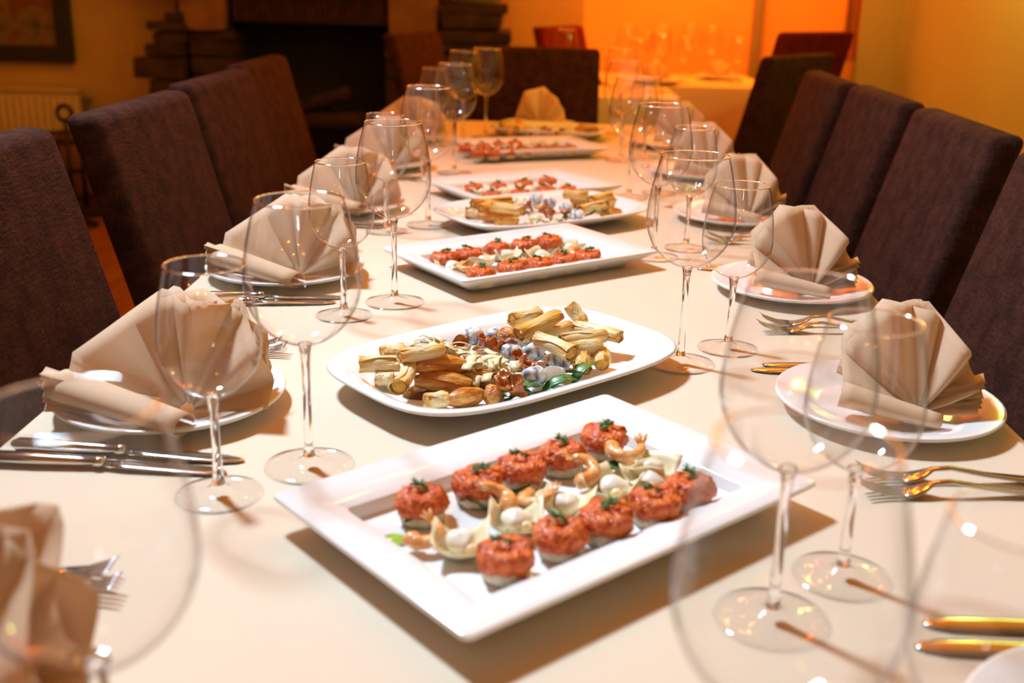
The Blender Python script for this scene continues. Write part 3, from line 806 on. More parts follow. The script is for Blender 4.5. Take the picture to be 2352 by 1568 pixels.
LINES_L = [(168, 0.142, 0.022), (152, 0.152, 0.014), (108, 0.138, -0.026), (88, 0.132, 0.024), (64, 0.130, -0.016), (40, 0.119, 0.020), (16, 0.104, -0.014), (4, 0.098, 0.010)]
LINES_R = [(166, 0.112, 0.030), (140, 0.136, -0.022), (110, 0.152, 0.010), (84, 0.140, -0.026), (60, 0.112, 0.028), (42, 0.094, -0.014), (30, 0.088, 0.016), (18, 0.082, -0.012), (7, 0.078, 0.012)]
LINES_H = [(172, 0.10, 0.012), (148, 0.105, -0.016), (118, 0.138, 0.018), (88, 0.136, -0.018), (58, 0.112, 0.018), (34, 0.10, -0.014), (8, 0.095, 0.012)]
def napkin_obj(variant):
    L, roll, stack = {'L': (LINES_L, (((-0.146, -0.010, 0.042), 0.022), ((0.014, -0.078, 0.0185), 0.0160)), (-0.160, -0.035, 8, 0.13, 5)),
                      'R': (LINES_R, (((-0.110, -0.020, 0.034), 0.020), ((0.020, -0.050, 0.014), 0.012)), (0.085, 0.02, 172, 0.10, 5)),
                      'H': (LINES_H, None, (-0.09, 0.0, 5, 0.10, 3))}[variant]
    o = new_obj('napkin', napkin_bm(L, roll, stack), M_napkin)
    md = o.modifiers.new('cloth_thickness', 'SOLIDIFY'); md.thickness = 0.0012; md.offset = 0
    return o
NAP = {}
def place_napkin(v, loc, rz, label, sc=0.88):
    if v not in NAP:
        o = NAP[v] = napkin_obj(v)
    else:
        o = NAP[v].copy(); COL.objects.link(o)
    o.location = loc; o.rotation_euler = (0, 0, rz); o.scale = (sc, sc, sc)
    return tag(o, label, 'napkin', 'beige fan-folded napkins on the dinner plates')

# ------------------------------------------------------------------ cutlery
def blade_strip(bm, prof, y0=0.0):
    """prof: (x, halfwidth, z, halfthick)"""
    loops = []
    for x, w, z, t in prof:
        loops.append([Vector((x, y0 + w * a, z + t * b)) for a, b in ((-1, -0.3), (-0.6, -1), (0.6, -1), (1, -0.3), (1, 0.3), (0.6, 1), (-0.6, 1), (-1, 0.3))])
    loops_mesh(bm, loops)
def make_fork(label):
    t = thing('fork', label, 'fork')
    bm = bmesh.new()
    blade_strip(bm, [(-0.105, 0.0085, 0.004, 0.0018), (-0.098, 0.0105, 0.004, 0.002), (-0.06, 0.0075, 0.005, 0.002), (-0.02, 0.0042, 0.009, 0.002), (0.015, 0.0032, 0.015, 0.0019), (0.032, 0.0038, 0.0135, 0.0018), (0.042, 0.009, 0.008, 0.0014), (0.052, 0.0118, 0.0045, 0.0012), (0.064, 0.0118, 0.0035, 0.0011)])
    new_obj('handle', bm, M_steel, t)
    for k in range(4):
        bm = bmesh.new()
        y = -0.0096 + 0.0064 * k
        blade_strip(bm, [(0.060, 0.0022, 0.0036, 0.0011), (0.080, 0.0019, 0.0055, 0.0010), (0.098, 0.0015, 0.0115, 0.0009), (0.106, 0.0007, 0.0160, 0.0006)], y)
        new_obj('tine', bm, M_steel, t)
    return t
def make_knife(label):
    t = thing('knife', label, 'knife')
    bm = bmesh.new()
    blade_strip(bm, [(-0.118, 0.004, 0.0075, 0.003), (-0.112, 0.0085, 0.0075, 0.0052), (-0.07, 0.0085, 0.0075, 0.0055), (-0.025, 0.0062, 0.0072, 0.0045), (-0.012, 0.0052, 0.007, 0.004), (-0.010, 0.0068, 0.007, 0.005), (-0.004, 0.0068, 0.007, 0.005), (-0.001, 0.0045, 0.0065, 0.0035)])
    new_obj('handle', bm, M_steel, t)
    bm = bmesh.new()
    blade_strip(bm, [(-0.002, 0.0045, 0.0062, 0.0022), (0.02, 0.0085, 0.005, 0.0014), (0.07, 0.0100, 0.0035, 0.0011), (0.098, 0.0095, 0.0025, 0.0010), (0.112, 0.006, 0.0022, 0.0008), (0.118, 0.001, 0.0022, 0.0006)])
    new_obj('blade', bm, M_steel, t)
    return t
FORK = make_fork('x'); KNIFE = make_knife('x')
used = {'f': False, 'k': False}
def place_cutlery(kind, x, y, rz, label):
    src = FORK if kind == 'f' else KNIFE
    if not used[kind]:
        used[kind] = True
        src.location = (x, y, TZ); src.rotation_euler = (0, 0, rz); src['label'] = label
        src['group'] = 'steel %s at the place settings' % ('forks' if kind == 'f' else 'knives')
        return src
    return clone(src, None, (x, y, TZ), (0, 0, rz), label, None, 'steel %s at the place settings' % ('forks' if kind == 'f' else 'knives'))

# ------------------------------------------------------------------ place settings
WHERE = ['nearest the camera', 'second from the camera', 'third from the camera', 'fourth from the camera', 'fifth from the camera', 'farthest from the camera']
DP = {}
def dinner_plate(x, y, label):
    if 'o' not in DP:
        DP['o'] = plate_mesh('dinner_plate', 0.126, M_porc, None); o = DP['o']
    else:
        o = DP['o'].copy(); COL.objects.link(o)
    o.location = (x, y, TZ)
    return tag(o, label, 'plate', 'round white dinner plates at the place settings')
LY = [0.545, 1.117, 1.680, 2.220, 2.760, 3.270]
RY = [0.555, 1.165, 1.675, 2.220, 2.760, 3.270]
for i in range(6):
    dinner_plate(-0.402, LY[i], 'round white dinner plate under the napkin on the left side, ' + WHERE[i])
    place_napkin('L', (-0.368 + (0.004 if i == 0 else 0), LY[i] - 0.045, TZ + 0.0075), radians((-6, 4, -2, 5, -3, 2)[i]), 'beige linen napkin folded as a fan on the left side, ' + WHERE[i], 1.12 if i == 0 else 0.88)
    if i > 0:
        dinner_plate(0.405, RY[i], 'round white dinner plate under the napkin on the right side, ' + WHERE[i])
        place_napkin('R', (0.430, RY[i] - 0.030, TZ + 0.0075), radians((0, -6, 3, -3, 2, 0)[i]), 'beige linen napkin folded as a fan on the right side, ' + WHERE[i], 0.80 if i == 1 else 0.86)
    else:
        dinner_plate(0.400, RY[0], 'round white dinner plate cut by the bottom right corner of the picture')
kL = [(-0.400, 0.973, -0.05), (-0.412, 0.945, 0.0)]
for i in range(0, 5):
    if i == 0: continue
    dy = LY[i] - LY[1]
    place_cutlery('k', -0.400, 0.978 + dy, -0.04 + (0.2 if i == 2 else 0), 'steel knife on the left side, %s, the inner of its pair' % WHERE[i])
    place_cutlery('k', -0.410, 0.948 + dy, -0.02 + (0.2 if i == 2 else 0), 'steel knife on the left side, %s, the outer of its pair' % WHERE[i])
for i in range(0, 5):
    y = LY[i]
    place_cutlery('f', -0.418, y + 0.172, 0.06, 'steel fork on the left side, %s, the inner of its pair' % WHERE[i])
    place_cutlery('f', -0.430, y + 0.198, 0.04, 'steel fork on the left side, %s, the outer of its pair' % WHERE[i])
for i in range(1, 5):
    y = RY[i]
    place_cutlery('f', 0.428, y - 0.182, pi + 0.02, 'steel fork on the right side, %s, the inner of its pair' % WHERE[i])
    place_cutlery('f', 0.418, y - 0.213, pi + 0.05, 'steel fork on the right side, %s, the outer of its pair' % WHERE[i])
for i in range(0, 5):
    y = RY[i]
    ky = (0.690, 0.722) if i == 0 else (y + 0.105 + 0.018, y + 0.145)
    place_cutlery('k', 0.392 + 0.012 * (i == 0), ky[0], pi - 0.03, 'steel knife on the right side, %s, the inner of its pair' % WHERE[i])
    place_cutlery('k', 0.410 + 0.010 * (i == 0), ky[1], pi - 0.02, 'steel knife on the right side, %s, the outer of its pair' % WHERE[i])
dinner_plate(-0.005, 3.625, 'round white dinner plate at the head of the table')
place_napkin('H', (0.0, 3.60, TZ + 0.0075), radians(-4), 'beige linen napkin fan at the head of the table')

# ------------------------------------------------------------------ wine glasses
def make_glass(label, H, stem_top, rb, rbase, rrim, zmax):
    """lathe: foot, solid stem, thin bowl"""
    t = thing('wine_glass', label, 'wine glass')
    n = 48
    bm = bmesh.new()
    prof = [(0.0, 0.0006), (rbase * 0.6, 0.0006), (rbase * 0.985, 0.0006), (rbase, 0.0014), (rbase * 0.99, 0.0022), (rbase * 0.7, 0.0028), (rbase * 0.4, 0.0045), (rbase * 0.22, 0.008), (0.0052, 0.0125), (0, 0.0125)]
    lathe(bm, prof, n)
    bmesh.ops.recalc_face_normals(bm, faces=bm.faces[:])
    new_obj('foot', bm, M_foot, t)
    bm = bmesh.new()
    st = [(0.0, 0.0122), (0.0060, 0.0125), (0.0048, 0.022), (0.0040, 0.045), (0.0038, stem_top * 0.6), (0.0041, stem_top - 0.02), (0.0048, stem_top - 0.010), (0.0058, stem_top - 0.003), (0.0068, stem_top + 0.0004), (0.0060, stem_top + 0.0012), (0.0030, stem_top + 0.0012), (0.0, stem_top + 0.0012)]
    lathe(bm, st, 24)
    bmesh.ops.recalc_face_normals(bm, faces=bm.faces[:])
    new_obj('stem', bm, M_stem, t)
    bm = bmesh.new()
    pf = []
    N = 22
    for k in range(1, N + 1):                    # lower bowl: quarter super-ellipse
        a = (pi / 2) * k / N
        pf.append((0.004 + (rb - 0.004) * sin(a) ** 1.06, stem_top + 0.0005 + (zmax - stem_top) * (1 - cos(a)) ** 0.92))
    for k in range(1, N + 1):                    # upper bowl tapering to the rim
        f = k / N
        pf.append((rb + (rrim - rb) * (1 - cos(pi / 2 * f)) * 0.55 + (rrim - rb) * f ** 1.6 * 0.45, zmax + (H - zmax) * f))
    lathe(bm, pf, n)
    bowl = new_obj('bowl', bm, M_bowl, t)
    bm = bmesh.new()
    tube(bm, [(rrim * cos(2 * pi * k / n), rrim * sin(2 * pi * k / n), H) for k in range(n + 1)], 0.00075, 6, cap=False)
    new_obj('rim', bm, M_stem, bowl)
    return t
BIG = make_glass('x', 0.2655, 0.127, 0.0545, 0.0442, 0.0405, 0.187)
SML = make_glass('x', 0.2200, 0.098, 0.0455, 0.0402, 0.0345, 0.147)
gu = {'b': False, 's': False}
def glass(kind, x, y, label, group, z=TZ):
    src = BIG if kind == 'b' else SML
    if not gu[kind]:
        gu[kind] = True
        src.location = (x, y, z); src['label'] = label; src['group'] = group
        return src
    return clone(src, None, (x, y, z), (0, 0, random.uniform(0, 6)), label, None, group)
GB, GS = 'large wine glasses along the table', 'small wine glasses along the table'
GLX = [(-0.215, 0.462), (-0.2165, 0.968), (-0.2085, 1.545), (-0.214, 2.085), (-0.212, 2.70), (-0.226, 3.21)]
GRX = [(0.123, 0.447), (0.188, 0.724), (0.1875, 1.310), (0.208, 1.880), (0.205, 2.44), (0.222, 2.98), (0.252, 3.55)]
GWB = ['nearest the camera', 'second from the camera', 'third from the camera', 'fourth from the camera', 'fifth from the camera', 'sixth from the camera', 'seventh from the camera']
for i, (x, y) in enumerate(GLX):
    glass('b', x, y, 'large empty wine glass in the left row, ' + (GWB[i] if i else 'nearest the camera, cut by the left border'), GB)
for i, (x, y) in enumerate(GRX):
    glass('b', x, y, 'large empty wine glass in the right row, ' + (GWB[i] if i else 'nearest the camera, cut by the bottom border'), GB)
glass('b', -0.168, 3.37, 'large empty wine glass standing alone left of the far oval platter', GB)
SLX = [(-0.284, 0.902), (-0.268, 1.474), (-0.276, 2.03), (-0.28, 2.60), (-0.27, 3.18)]
SRX = [(0.238, 0.470), (0.253, 0.786), (0.258, 1.376), (0.272, 1.95), (0.275, 2.50), (0.28, 3.04)]
def clear_of(x, y, big):
    for bx, by in big:
        d = math.hypot(x - bx, y - by)
        if d < 0.0975:
            x, y = bx + (x - bx) / d * 0.0975, by + (y - by) / d * 0.0975
    return x, y
SLX = [clear_of(x, y, GLX) for x, y in SLX]; SRX = [clear_of(x, y, GRX) for x, y in SRX]
for i, (x, y) in enumerate(SLX):
    glass('s', x, y, 'small wine glass on the left side, %s of its size' % GWB[i].replace(' from the camera', ' from the camera'), GS)
for i, (x, y) in enumerate(SRX):
    glass('s', x, y, ('small wine glass on the right side, %s of its size' % GWB[i] if i else 'small blurred wine glass cut by the right border of the picture'), GS)
# glasses, plates, cutlery and napkins on the orange-lit tables
BG = [(0.52, 5.02, 'b'), (0.44, 5.22, 's'), (0.10, 4.95, 'b'), (0.42, 5.62, 'b'), (0.60, 5.70, 'b'), (0.70, 5.55, 's'), (0.86, 5.75, 'b'), (0.97, 5.60, 's'), (0.55, 5.95, 's'), (0.78, 5.98, 'b')]
BGL = ['large glass at the right corner of the nearer orange-lit table', 'small glass at the back edge of the nearer orange-lit table', 'large glass at the left of the nearer orange-lit table, before the red chair',
       'large glass at the front left of the farther orange-lit table', 'large glass on the farther orange-lit table, second from its left', 'small glass in the front middle of the farther orange-lit table',
       'large glass on the right half of the farther orange-lit table', 'small glass at the front right of the farther orange-lit table', 'small glass at the back left of the farther orange-lit table', 'large glass at the back right of the farther orange-lit table']
for (x, y, k), l in zip(BG, BGL): glass(k, x, y, l, 'wine glasses on the orange-lit tables')
for k, (x, y) in enumerate(((0.57, 5.52), (0.93, 5.86))):
    o = DP['o'].copy(); COL.objects.link(o); o.location = (x, y, TZ)
    tag(o, ['white dinner plate at the front left of the farther orange-lit table', 'white dinner plate at the back right of the farther orange-lit table'][k], 'plate', 'plates on the orange-lit tables')
for k, (x, y) in enumerate(((0.57, 5.52), (0.93, 5.86))):
    o = NAP['H'].copy(); COL.objects.link(o); o.location = (x, y, TZ + 0.0075); o.scale = (0.8, 0.8, 0.62)
    tag(o, ['folded napkin on the left plate of the farther orange-lit table', 'folded napkin on the right plate of the farther orange-lit table'][k], 'napkin', 'napkins on the orange-lit tables')

# ================================================================== FOOD
for kk in ('C4B', 'C4F', 'W4'): P[kk] = [(x, y + 0.020) for x, y in P[kk]]
for kk in ('B3', 'M3', 'L3', 'H3'): P[kk] = [(x, y + 0.011, z) for x, y, z in P[kk]]
P['R3'] = [((a[0], a[1] + 0.011, a[2]), (b[0], b[1] + 0.011, b[2]), k) for a, b, k in P['R3']]
FZ = TZ + 0.0096                                     # eating surface of the rectangular plates
def wob(bm, amp, freq, seed, zmin=None):
    for v in bm.verts:
        if zmin is not None and v.co.z < zmin: continue
        v.co += noise.noise_vector(v.co * freq + Vector((seed, seed * 2, 0))) * amp

def make_canape(seed, dill_ang):
    t = thing('canape', 'x', 'canapé')
    bm = bmesh.new()
    lathe(bm, [(0, 0), (0.0175, 0), (0.0200, 0.003), (0.0205, 0.009), (0.0190, 0.012), (0, 0.012)], 24)
    wob(bm, 0.0012, 90, seed)
    new_obj('base', bm, M_bread, t)
    bm = bmesh.new()
    lathe(bm, [(0, 0.0105), (0.0200, 0.0108), (0.0222, 0.0130), (0.0232, 0.0165), (0.0230, 0.0205), (0.0218, 0.0240), (0.0190, 0.0268), (0.0150, 0.0280), (0.0100, 0.0284), (0.005, 0.0276), (0, 0.0272)], 40)
    wob(bm, 0.0042, 110, seed + 3); wob(bm, 0.0024, 280, seed + 9)
    topping = new_obj('tomato_topping', bm, M_tomato, t)
    bm = bmesh.new()
    rnd = random.Random(seed)
    c = Vector((-cos(dill_ang) * 0.008, -sin(dill_ang) * 0.008, 0.0296))
    tip = c + Vector((cos(dill_ang) * 0.017, sin(dill_ang) * 0.017, 0.003))
    tube(bm, [c, (c + tip) / 2 + Vector((0, 0, 0.002)), tip], 0.0006, 5)
    for k in range(46):
        f = rnd.uniform(0.15, 1.0)
        b = c.lerp(tip, f) + Vector((0, 0, 0.002 * sin(pi * f)))
        a = dill_ang + rnd.choice((-1, 1)) * rnd.uniform(0.2, 1.3)
        L = rnd.uniform(0.003, 0.0085) * (1.25 - 0.5 * f)
        e = b + Vector((cos(a) * L, sin(a) * L, rnd.uniform(-0.001, 0.0035)))
        tube(bm, [b, e], [0.0008, 0.0004], 4)
    new_obj('dill_sprig', bm, M_dill, topping)
    return t
CAN = [make_canape(11, 2.0), make_canape(27, 0.4), make_canape(45, 3.4)]
canused = [False] * 3
cidx = 0
def place_canape(x, y, z, label, s=1.0):
    global cidx
    k = cidx % 3
    r = CAN[k]
    cidx += 1
    rz = random.uniform(-0.6, 0.6)
    G = 'round tomato canapés with dill on the white plates'
    if not canused[k]:
        canused[k] = True
        r.location = (x, y, z); r.rotation_euler = (0, 0, rz); r.scale = (s, s, s); r['label'] = label; r['group'] = G
        return r
    return clone(r, None, (x, y, z), (0, 0, rz), label, None, G, (s, s, s))
PN = {1: 'the front plate', 3: 'the second rectangular plate', 4: 'the third rectangular plate', 5: 'the farthest rectangular plate'}
for pn in (1, 3, 4, 5):
    for row, key in (('back', 'B'), ('front', 'F')):
        pts = P['C%d%s' % (pn, key)]
        for i, (x, y) in enumerate(pts):
            sc = 1.0 if pn == 1 else (0.98 if pn == 3 else 0.9)
            place_canape(x, y, FZ + 0.0003, 'tomato canapé on %s, %s row, %s from the left' % (PN[pn], row, ORD[i]), sc)

# pastry-sheet cups with whipped cheese
def make_cup(seed):
    t = thing('cheese_cup', 'x', 'canapé')
    rnd = random.Random(seed)
    bm = bmesh.new()
    ph = rnd.uniform(0, 6)
    g = 10
    grid = []
    for iu in range(g + 1):
        row = []
        for iv in range(g + 1):
            u, v = iu / g * 2 - 1, iv / g * 2 - 1
            d = math.hypot(u, v)
            q = 1.0 - 0.34 * min(1.0, d) - 0.05 * sin(3 * u + ph)
            cr = 0.0045 * sin(3.1 * u + ph) * cos(2.7 * v + ph * 1.7)
            z = 0.0012 + 0.0155 * min(1.4, d) ** 2.2 * (0.75 + 0.35 * sin(2 * math.atan2(v, u) + ph)) + cr * min(1, d)
            row.append(bm.verts.new((u * 0.030 * q, v * 0.030 * q, max(0.0008, z))))
        grid.append(row)
    for A, B in zip(grid, grid[1:]):
        for k in range(g): bm.faces.new((A[k], B[k], B[k + 1], A[k + 1]))
    o = new_obj('pastry_sheet', bm, M_wrap, t)
    md = o.modifiers.new('sheet_thickness', 'SOLIDIFY'); md.thickness = 0.0009
    bm = bmesh.new()
    bmesh.ops.create_uvsphere(bm, u_segments=20, v_segments=12, radius=0.0122)
    for v in bm.verts: v.co.z = v.co.z * 0.72 + 0.0125
    wob(bm, 0.003, 80, seed)
    new_obj('whipped_cheese', bm, M_cream, t)
    bm = bmesh.new()
    bmesh.ops.create_uvsphere(bm, u_segments=12, v_segments=8, radius=0.006)
    for v in bm.verts: v.co = Vector((v.co.x + 0.008, v.co.y - 0.008, v.co.z * 0.7 + 0.011))
    wob(bm, 0.001, 120, seed)
    new_obj('filling', bm, M_pastry, t)
    return t
CUP = [make_cup(3), make_cup(8)]
k = 0
for pn in (1, 3, 4, 5):
    for i, (x, y) in enumerate(P['W%d' % pn]):
        lab = 'pale cheese cup between the rows of %s, %s from the left' % (PN[pn], ORD[i])
        s = 1.06 if pn == 1 else 1.0
        if k < 2:
            r = CUP[k]; r.location = (x, y, FZ + 0.0005); r['label'] = lab; r['group'] = 'pale cheese cups on the white plates'; r.scale = (s, s, s)
        else:
            clone(CUP[k % 2], None, (x, y, FZ + 0.0005), (0, 0, random.uniform(0, 6)), lab, None, 'pale cheese cups on the white plates', (s, s, s))
        k += 1

# shrimps
def make_shrimp():
    t = thing('shrimp', 'x', 'shrimp')
    bm = bmesh.new()
    pts, rad = [], []
    for i in range(13):
        f = i / 12
        a = radians(-40 + 235 * f)
        pts.append((0.0125 * cos(a), 0.0125 * sin(a) * 0.9, 0.0085 + 0.004 * f))
        rad.append(0.0083 * (1 - 0.55 * f) * (0.9 + 0.13 * (i % 2)) * (0.55 if i == 0 else 1))
    tube(bm, pts, rad, 12, flat=0.9)
    wob(bm, 0.0008, 150, 4)
    new_obj('body', bm, M_shrimp, t)
    bm = bmesh.new()
    e = Vector(pts[-1]); d = (Vector(pts[-1]) - Vector(pts[-2])).normalized(); s = d.cross(Vector((0, 0, 1)))
    for q in (-0.5, 0, 0.5):
        tube(bm, [e, e + (d + s * q).normalized() * 0.006 + Vector((0, 0, 0.002)), e + (d + s * q * 1.3).normalized() * 0.011 + Vector((0, 0, 0.005))], [0.0022, 0.0026, 0.0008], 6, flat=0.4)
    new_obj('tail', bm, M_shrimp, t)
    return t
SH = make_shrimp(); k = 0
for pn in (1, 3):
    for i, (x, y) in enumerate(P['S%d' % pn]):
        lab = 'curled orange shrimp on %s, %s shrimp from the left' % (PN[pn], ORD[i])
        z = FZ + 0.004 + (0.006 if pn == 1 and i in (1, 3, 4) else 0.0)
        rot = (random.uniform(-0.3, 0.4), random.uniform(-0.2, 0.3), random.uniform(0, 6))
        if k == 0:
            SH.location = (x, y, z); SH.rotation_euler = rot; SH['label'] = lab; SH['group'] = 'shrimps on the white plates'
        else:
            clone(SH, None, (x, y, z), rot, lab, None, 'shrimps on the white plates', (1.12, 1.12, 1.12))
        k += 1

# leaves
def leaf_bm(L, W, seed, lob=True):
    bm = bmesh.new()
    rnd = random.Random(seed)
    rows = []
    N = 10
    for i in range(N + 1):
        f = i / N
        w = W * (sin(pi * min(1, f ** 0.75)) ** 0.8 + 0.04)
        if lob: w *= 0.72 + 0.4 * abs(sin(f * 9.0))
        x = L * (f - 0.5)
        zc = 0.18 * L * sin(pi * f) + 0.006 * f
        rows.append([bm.verts.new((x, w * s, zc + 0.25 * abs(s) * w + 0.001 * rnd.uniform(-1, 1))) for s in (-1, -0.5, 0, 0.5, 1)])
    for A, B in zip(rows, rows[1:]):
        for k in range(4): bm.faces.new((A[k], A[k + 1], B[k + 1], B[k]))
    tube(bm, [(-L * 0.85, 0, 0.0008), (-L * 0.5, 0, 0.001), (0, 0, 0.18 * L)], [0.0008, 0.0009, 0.0004], 5)
    return bm
LEAF = {}
def place_leaf(v, loc, rot, label, group, s=1.0):
    if v not in LEAF:
        o = LEAF[v] = new_obj('rocket_leaf', leaf_bm(0.034 if v < 2 else 0.022, 0.0062 if v < 2 else 0.007, 3 + v), M_leaf)
        md = o.modifiers.new('leaf_thickness', 'SOLIDIFY'); md.thickness = 0.0005
    else:
        o = LEAF[v].copy(); COL.objects.link(o)
    o.location = loc; o.rotation_euler = rot; o.scale = (s, s, s)
    return tag(o, label, 'leaf', group)
GLV = 'green salad leaves among the food'
for pn in (1, 3):
    for i, (x, y) in enumerate(P['G%d' % pn]):
        place_leaf(2, (x, y, FZ + 0.001), (0.1, 0, random.uniform(0, 6)), 'dark green leaf on %s, %s leaf from the left' % (PN[pn], ORD[i]), GLV, 1.1)
bm = bmesh.new()
lathe(bm, [(0, 0.0), (0.009, 0.0), (0.0095, 0.0006), (0.006, 0.0018), (0, 0.0022)], 20)
wob(bm, 0.003, 120, 2, 0.0005)
for v in bm.verts: v.co.z = max(0.0, v.co.z); v.co.x *= 1.3
pu = new_obj('green_puree', bm, M_lime2, loc=(-0.1075, 0.8095, FZ + 0.0002))
tag(pu, 'small smear of bright green purée at the left end of the front plate', 'sauce')

# ------------------------------------------------------------------ pastry rolls
def roll_mesh(seed, kind):
    """unit roll along x from -0.5 to 0.5 (length 1, radius 1 -> scaled per copy); returns (wrapper, filling) meshes"""
    rnd = random.Random(seed)
    N, n = 14, 18
    bm = bmesh.new()
    rows = []
    ph = rnd.uniform(0, 6); bend = rnd.uniform(-0.06, 0.06)
    closed = kind == 'b'
    for i in range(N + 1):
        f = i / N
        x = f - 0.5
        if closed: r = 0.25 + 0.85 * sin(pi * (0.08 + 0.84 * f)) ** 0.7
        else: r = 1.0 + 0.07 * sin(4 * f + ph) + 0.04 * sin(11 * f + ph)
        L = []
        for k in range(n):
            a = 2 * pi * k / n
            flat = 1.0 + 0.12 * cos(2 * a + ph + 2 * f) + 0.03 * sin(5 * a + 4 * f) + 0.05 * sin(3 * a + 7 * f + ph)
            jag = 0.03 * sin(5 * a + ph) if (i in (0, N) and not closed) else 0
            L.append(Vector((x + jag * 0.6, r * flat * cos(a) + bend * 4 * sin(pi * f), r * flat * sin(a) * 0.88)))
        rows.append(L)
    if not closed:                                    # rolled-in lips at both ends
        def lip(L, dx, s): return [Vector((q.x + dx, q.y * s, q.z * s)) for q in L]
        rows = [lip(rows[0], 0.08, 0.80), lip(rows[0], 0.01, 0.84)] + rows + [lip(rows[-1], -0.01, 0.84), lip(rows[-1], -0.08, 0.80)]
    loops_mesh(bm, rows, closed, closed)
    # the outer flap of the wrapper
    fr = []
    for i in range(N + 1):
        f = i / N
        a = radians(115 + 25 * sin(3 * f + ph))
        rr = (1.06 if not closed else (0.27 + 0.87 * sin(pi * (0.08 + 0.84 * f)) ** 0.7))
        fr.append([bm.verts.new((f - 0.5, rr * 1.03 * cos(a + d) + bend * 4 * sin(pi * f), rr * 1.02 * sin(a + d) * 0.92)) for d in (0.0, 0.3, 0.6)])
    for A, B in zip(fr, fr[1:]):
        for k in range(2): bm.faces.new((A[k], B[k], B[k + 1], A[k + 1]))
    fbs = []
    for sx in ((-1, 1) if not closed else ()):
        fb = bmesh.new()
        ring = [fb.verts.new((sx * 0.455, 0.83 * cos(2 * pi * k / 14) * rnd.uniform(0.9, 1.1), 0.74 * sin(2 * pi * k / 14) * rnd.uniform(0.9, 1.1))) for k in range(14)]
        c = fb.verts.new((sx * 0.495, 0.05, -0.05))
        m2 = [fb.verts.new((sx * (0.46 + 0.025 * rnd.uniform(0, 1.6)), 0.4 * cos(2 * pi * k / 14), 0.36 * sin(2 * pi * k / 14))) for k in range(14)]
        for k in range(14):
            j = (k + 1) % 14
            fb.faces.new((ring[k], ring[j], m2[j], m2[k])); fb.faces.new((m2[k], m2[j], c))
        fbs.append(fb)
    return bm, fbs
RMAT = {'p': M_pastry, 'g': M_pastryg, 'b': M_pastryb}
RP = {}
for kd in 'pgb':
    for v in range(3):
        t = thing('pastry_roll', 'x', 'pastry roll')
        a, b = roll_mesh(31 * v + ord(kd), kd)
        new_obj('wrapper', a, RMAT[kd], t)
        for q in b: new_obj('filling', q, M_filling, t)
        RP[(kd, v)] = [t, 0]
GRO = 'crisp pastry rolls on the oval platters'
ADJ = {'p': 'pale', 'g': 'golden', 'b': 'browned'}
def place_roll(A, B, kd, i, label, rad):
    A, B = Vector(A), Vector(B)
    d = B - A
    L = d.length
    mid = (A + B) / 2
    rz = math.atan2(d.y, d.x)
    ry = -math.asin(max(-1, min(1, d.z / L)))
    rot = (random.uniform(0, 1.2) - 0.6, ry, rz)
    v = i % 3
    t, used_ = RP[(kd, v)]
    sc = (L, rad, rad)
    if not used_:
        RP[(kd, v)][1] = 1
        t.location, t.rotation_euler, t.scale = mid, rot, sc
        t['label'] = label; t['group'] = GRO
    else:
        clone(t, None, mid, rot, label, None, GRO, sc)
def side_word(i, n): return ORD[i] if i < len(ORD) else 'number %d' % (i + 1)
for key, plate, lim in (('R2', 'nearest oval platter', 0.0), ('R3', 'middle oval platter', 0.0), ('R6', 'far oval platter', 0.0)):
    rolls = P[key]
    cx = {'R2': -0.03, 'R3': 0.02, 'R6': 0.01}[key]
    for side in ('left', 'right'):
        sub = [r for r in rolls if ((r[0][0] + r[1][0]) / 2 < cx) == (side == 'left')]
        for kd in 'pgb':
            q = sorted([r for r in sub if r[2] == kd], key=lambda r: (r[0][0] + r[1][0]))
            for i, (A, B, _) in enumerate(q):
                rad = {'R2': 0.0102, 'R3': 0.0112, 'R6': 0.0105}[key] * (1.12 if kd == 'b' else 1.0)
                lab = '%s pastry roll on the %s half of the %s%s' % (ADJ[kd], side, plate, '' if len(q) == 1 else ', %s from left' % ORD[i])
                place_roll(A, B, kd, i, lab, rad)
for (kd, v), (t, u) in list(RP.items()):
    if not u:
        for ch in list(t.children): bpy.data.objects.remove(ch)
        bpy.data.objects.remove(t)

# ------------------------------------------------------------------ ash-rind cheese balls, cut halves, mushrooms
def make_ball(seed, cut):
    t = thing('cheese_ball', 'x', 'cheese')
    bm = bmesh.new()
    bmesh.ops.create_uvsphere(bm, u_segments=20, v_segments=14, radius=0.0135)
    for v in bm.verts:
        v.co.x *= 1.08; v.co.z *= 0.9
        if cut and v.co.y < -0.003: v.co.y = -0.003
    wob(bm, 0.0022, 75, seed)
    new_obj('rind', bm, M_ball, t)
    if cut:
        bm = bmesh.new()
        n = 18
        c = bm.verts.new((0, -0.0062, 0))
        r = [bm.verts.new((0.0128 * cos(2 * pi * k / n), -0.0050, 0.0105 * sin(2 * pi * k / n))) for k in range(n)]
        for k in range(n): bm.faces.new((c, r[k], r[(k + 1) % n]))
        new_obj('cut_face', bm, M_paste, t)
    return t
BL = [make_ball(2, False), make_ball(6, True)]
bu = [False, False]
k = 0
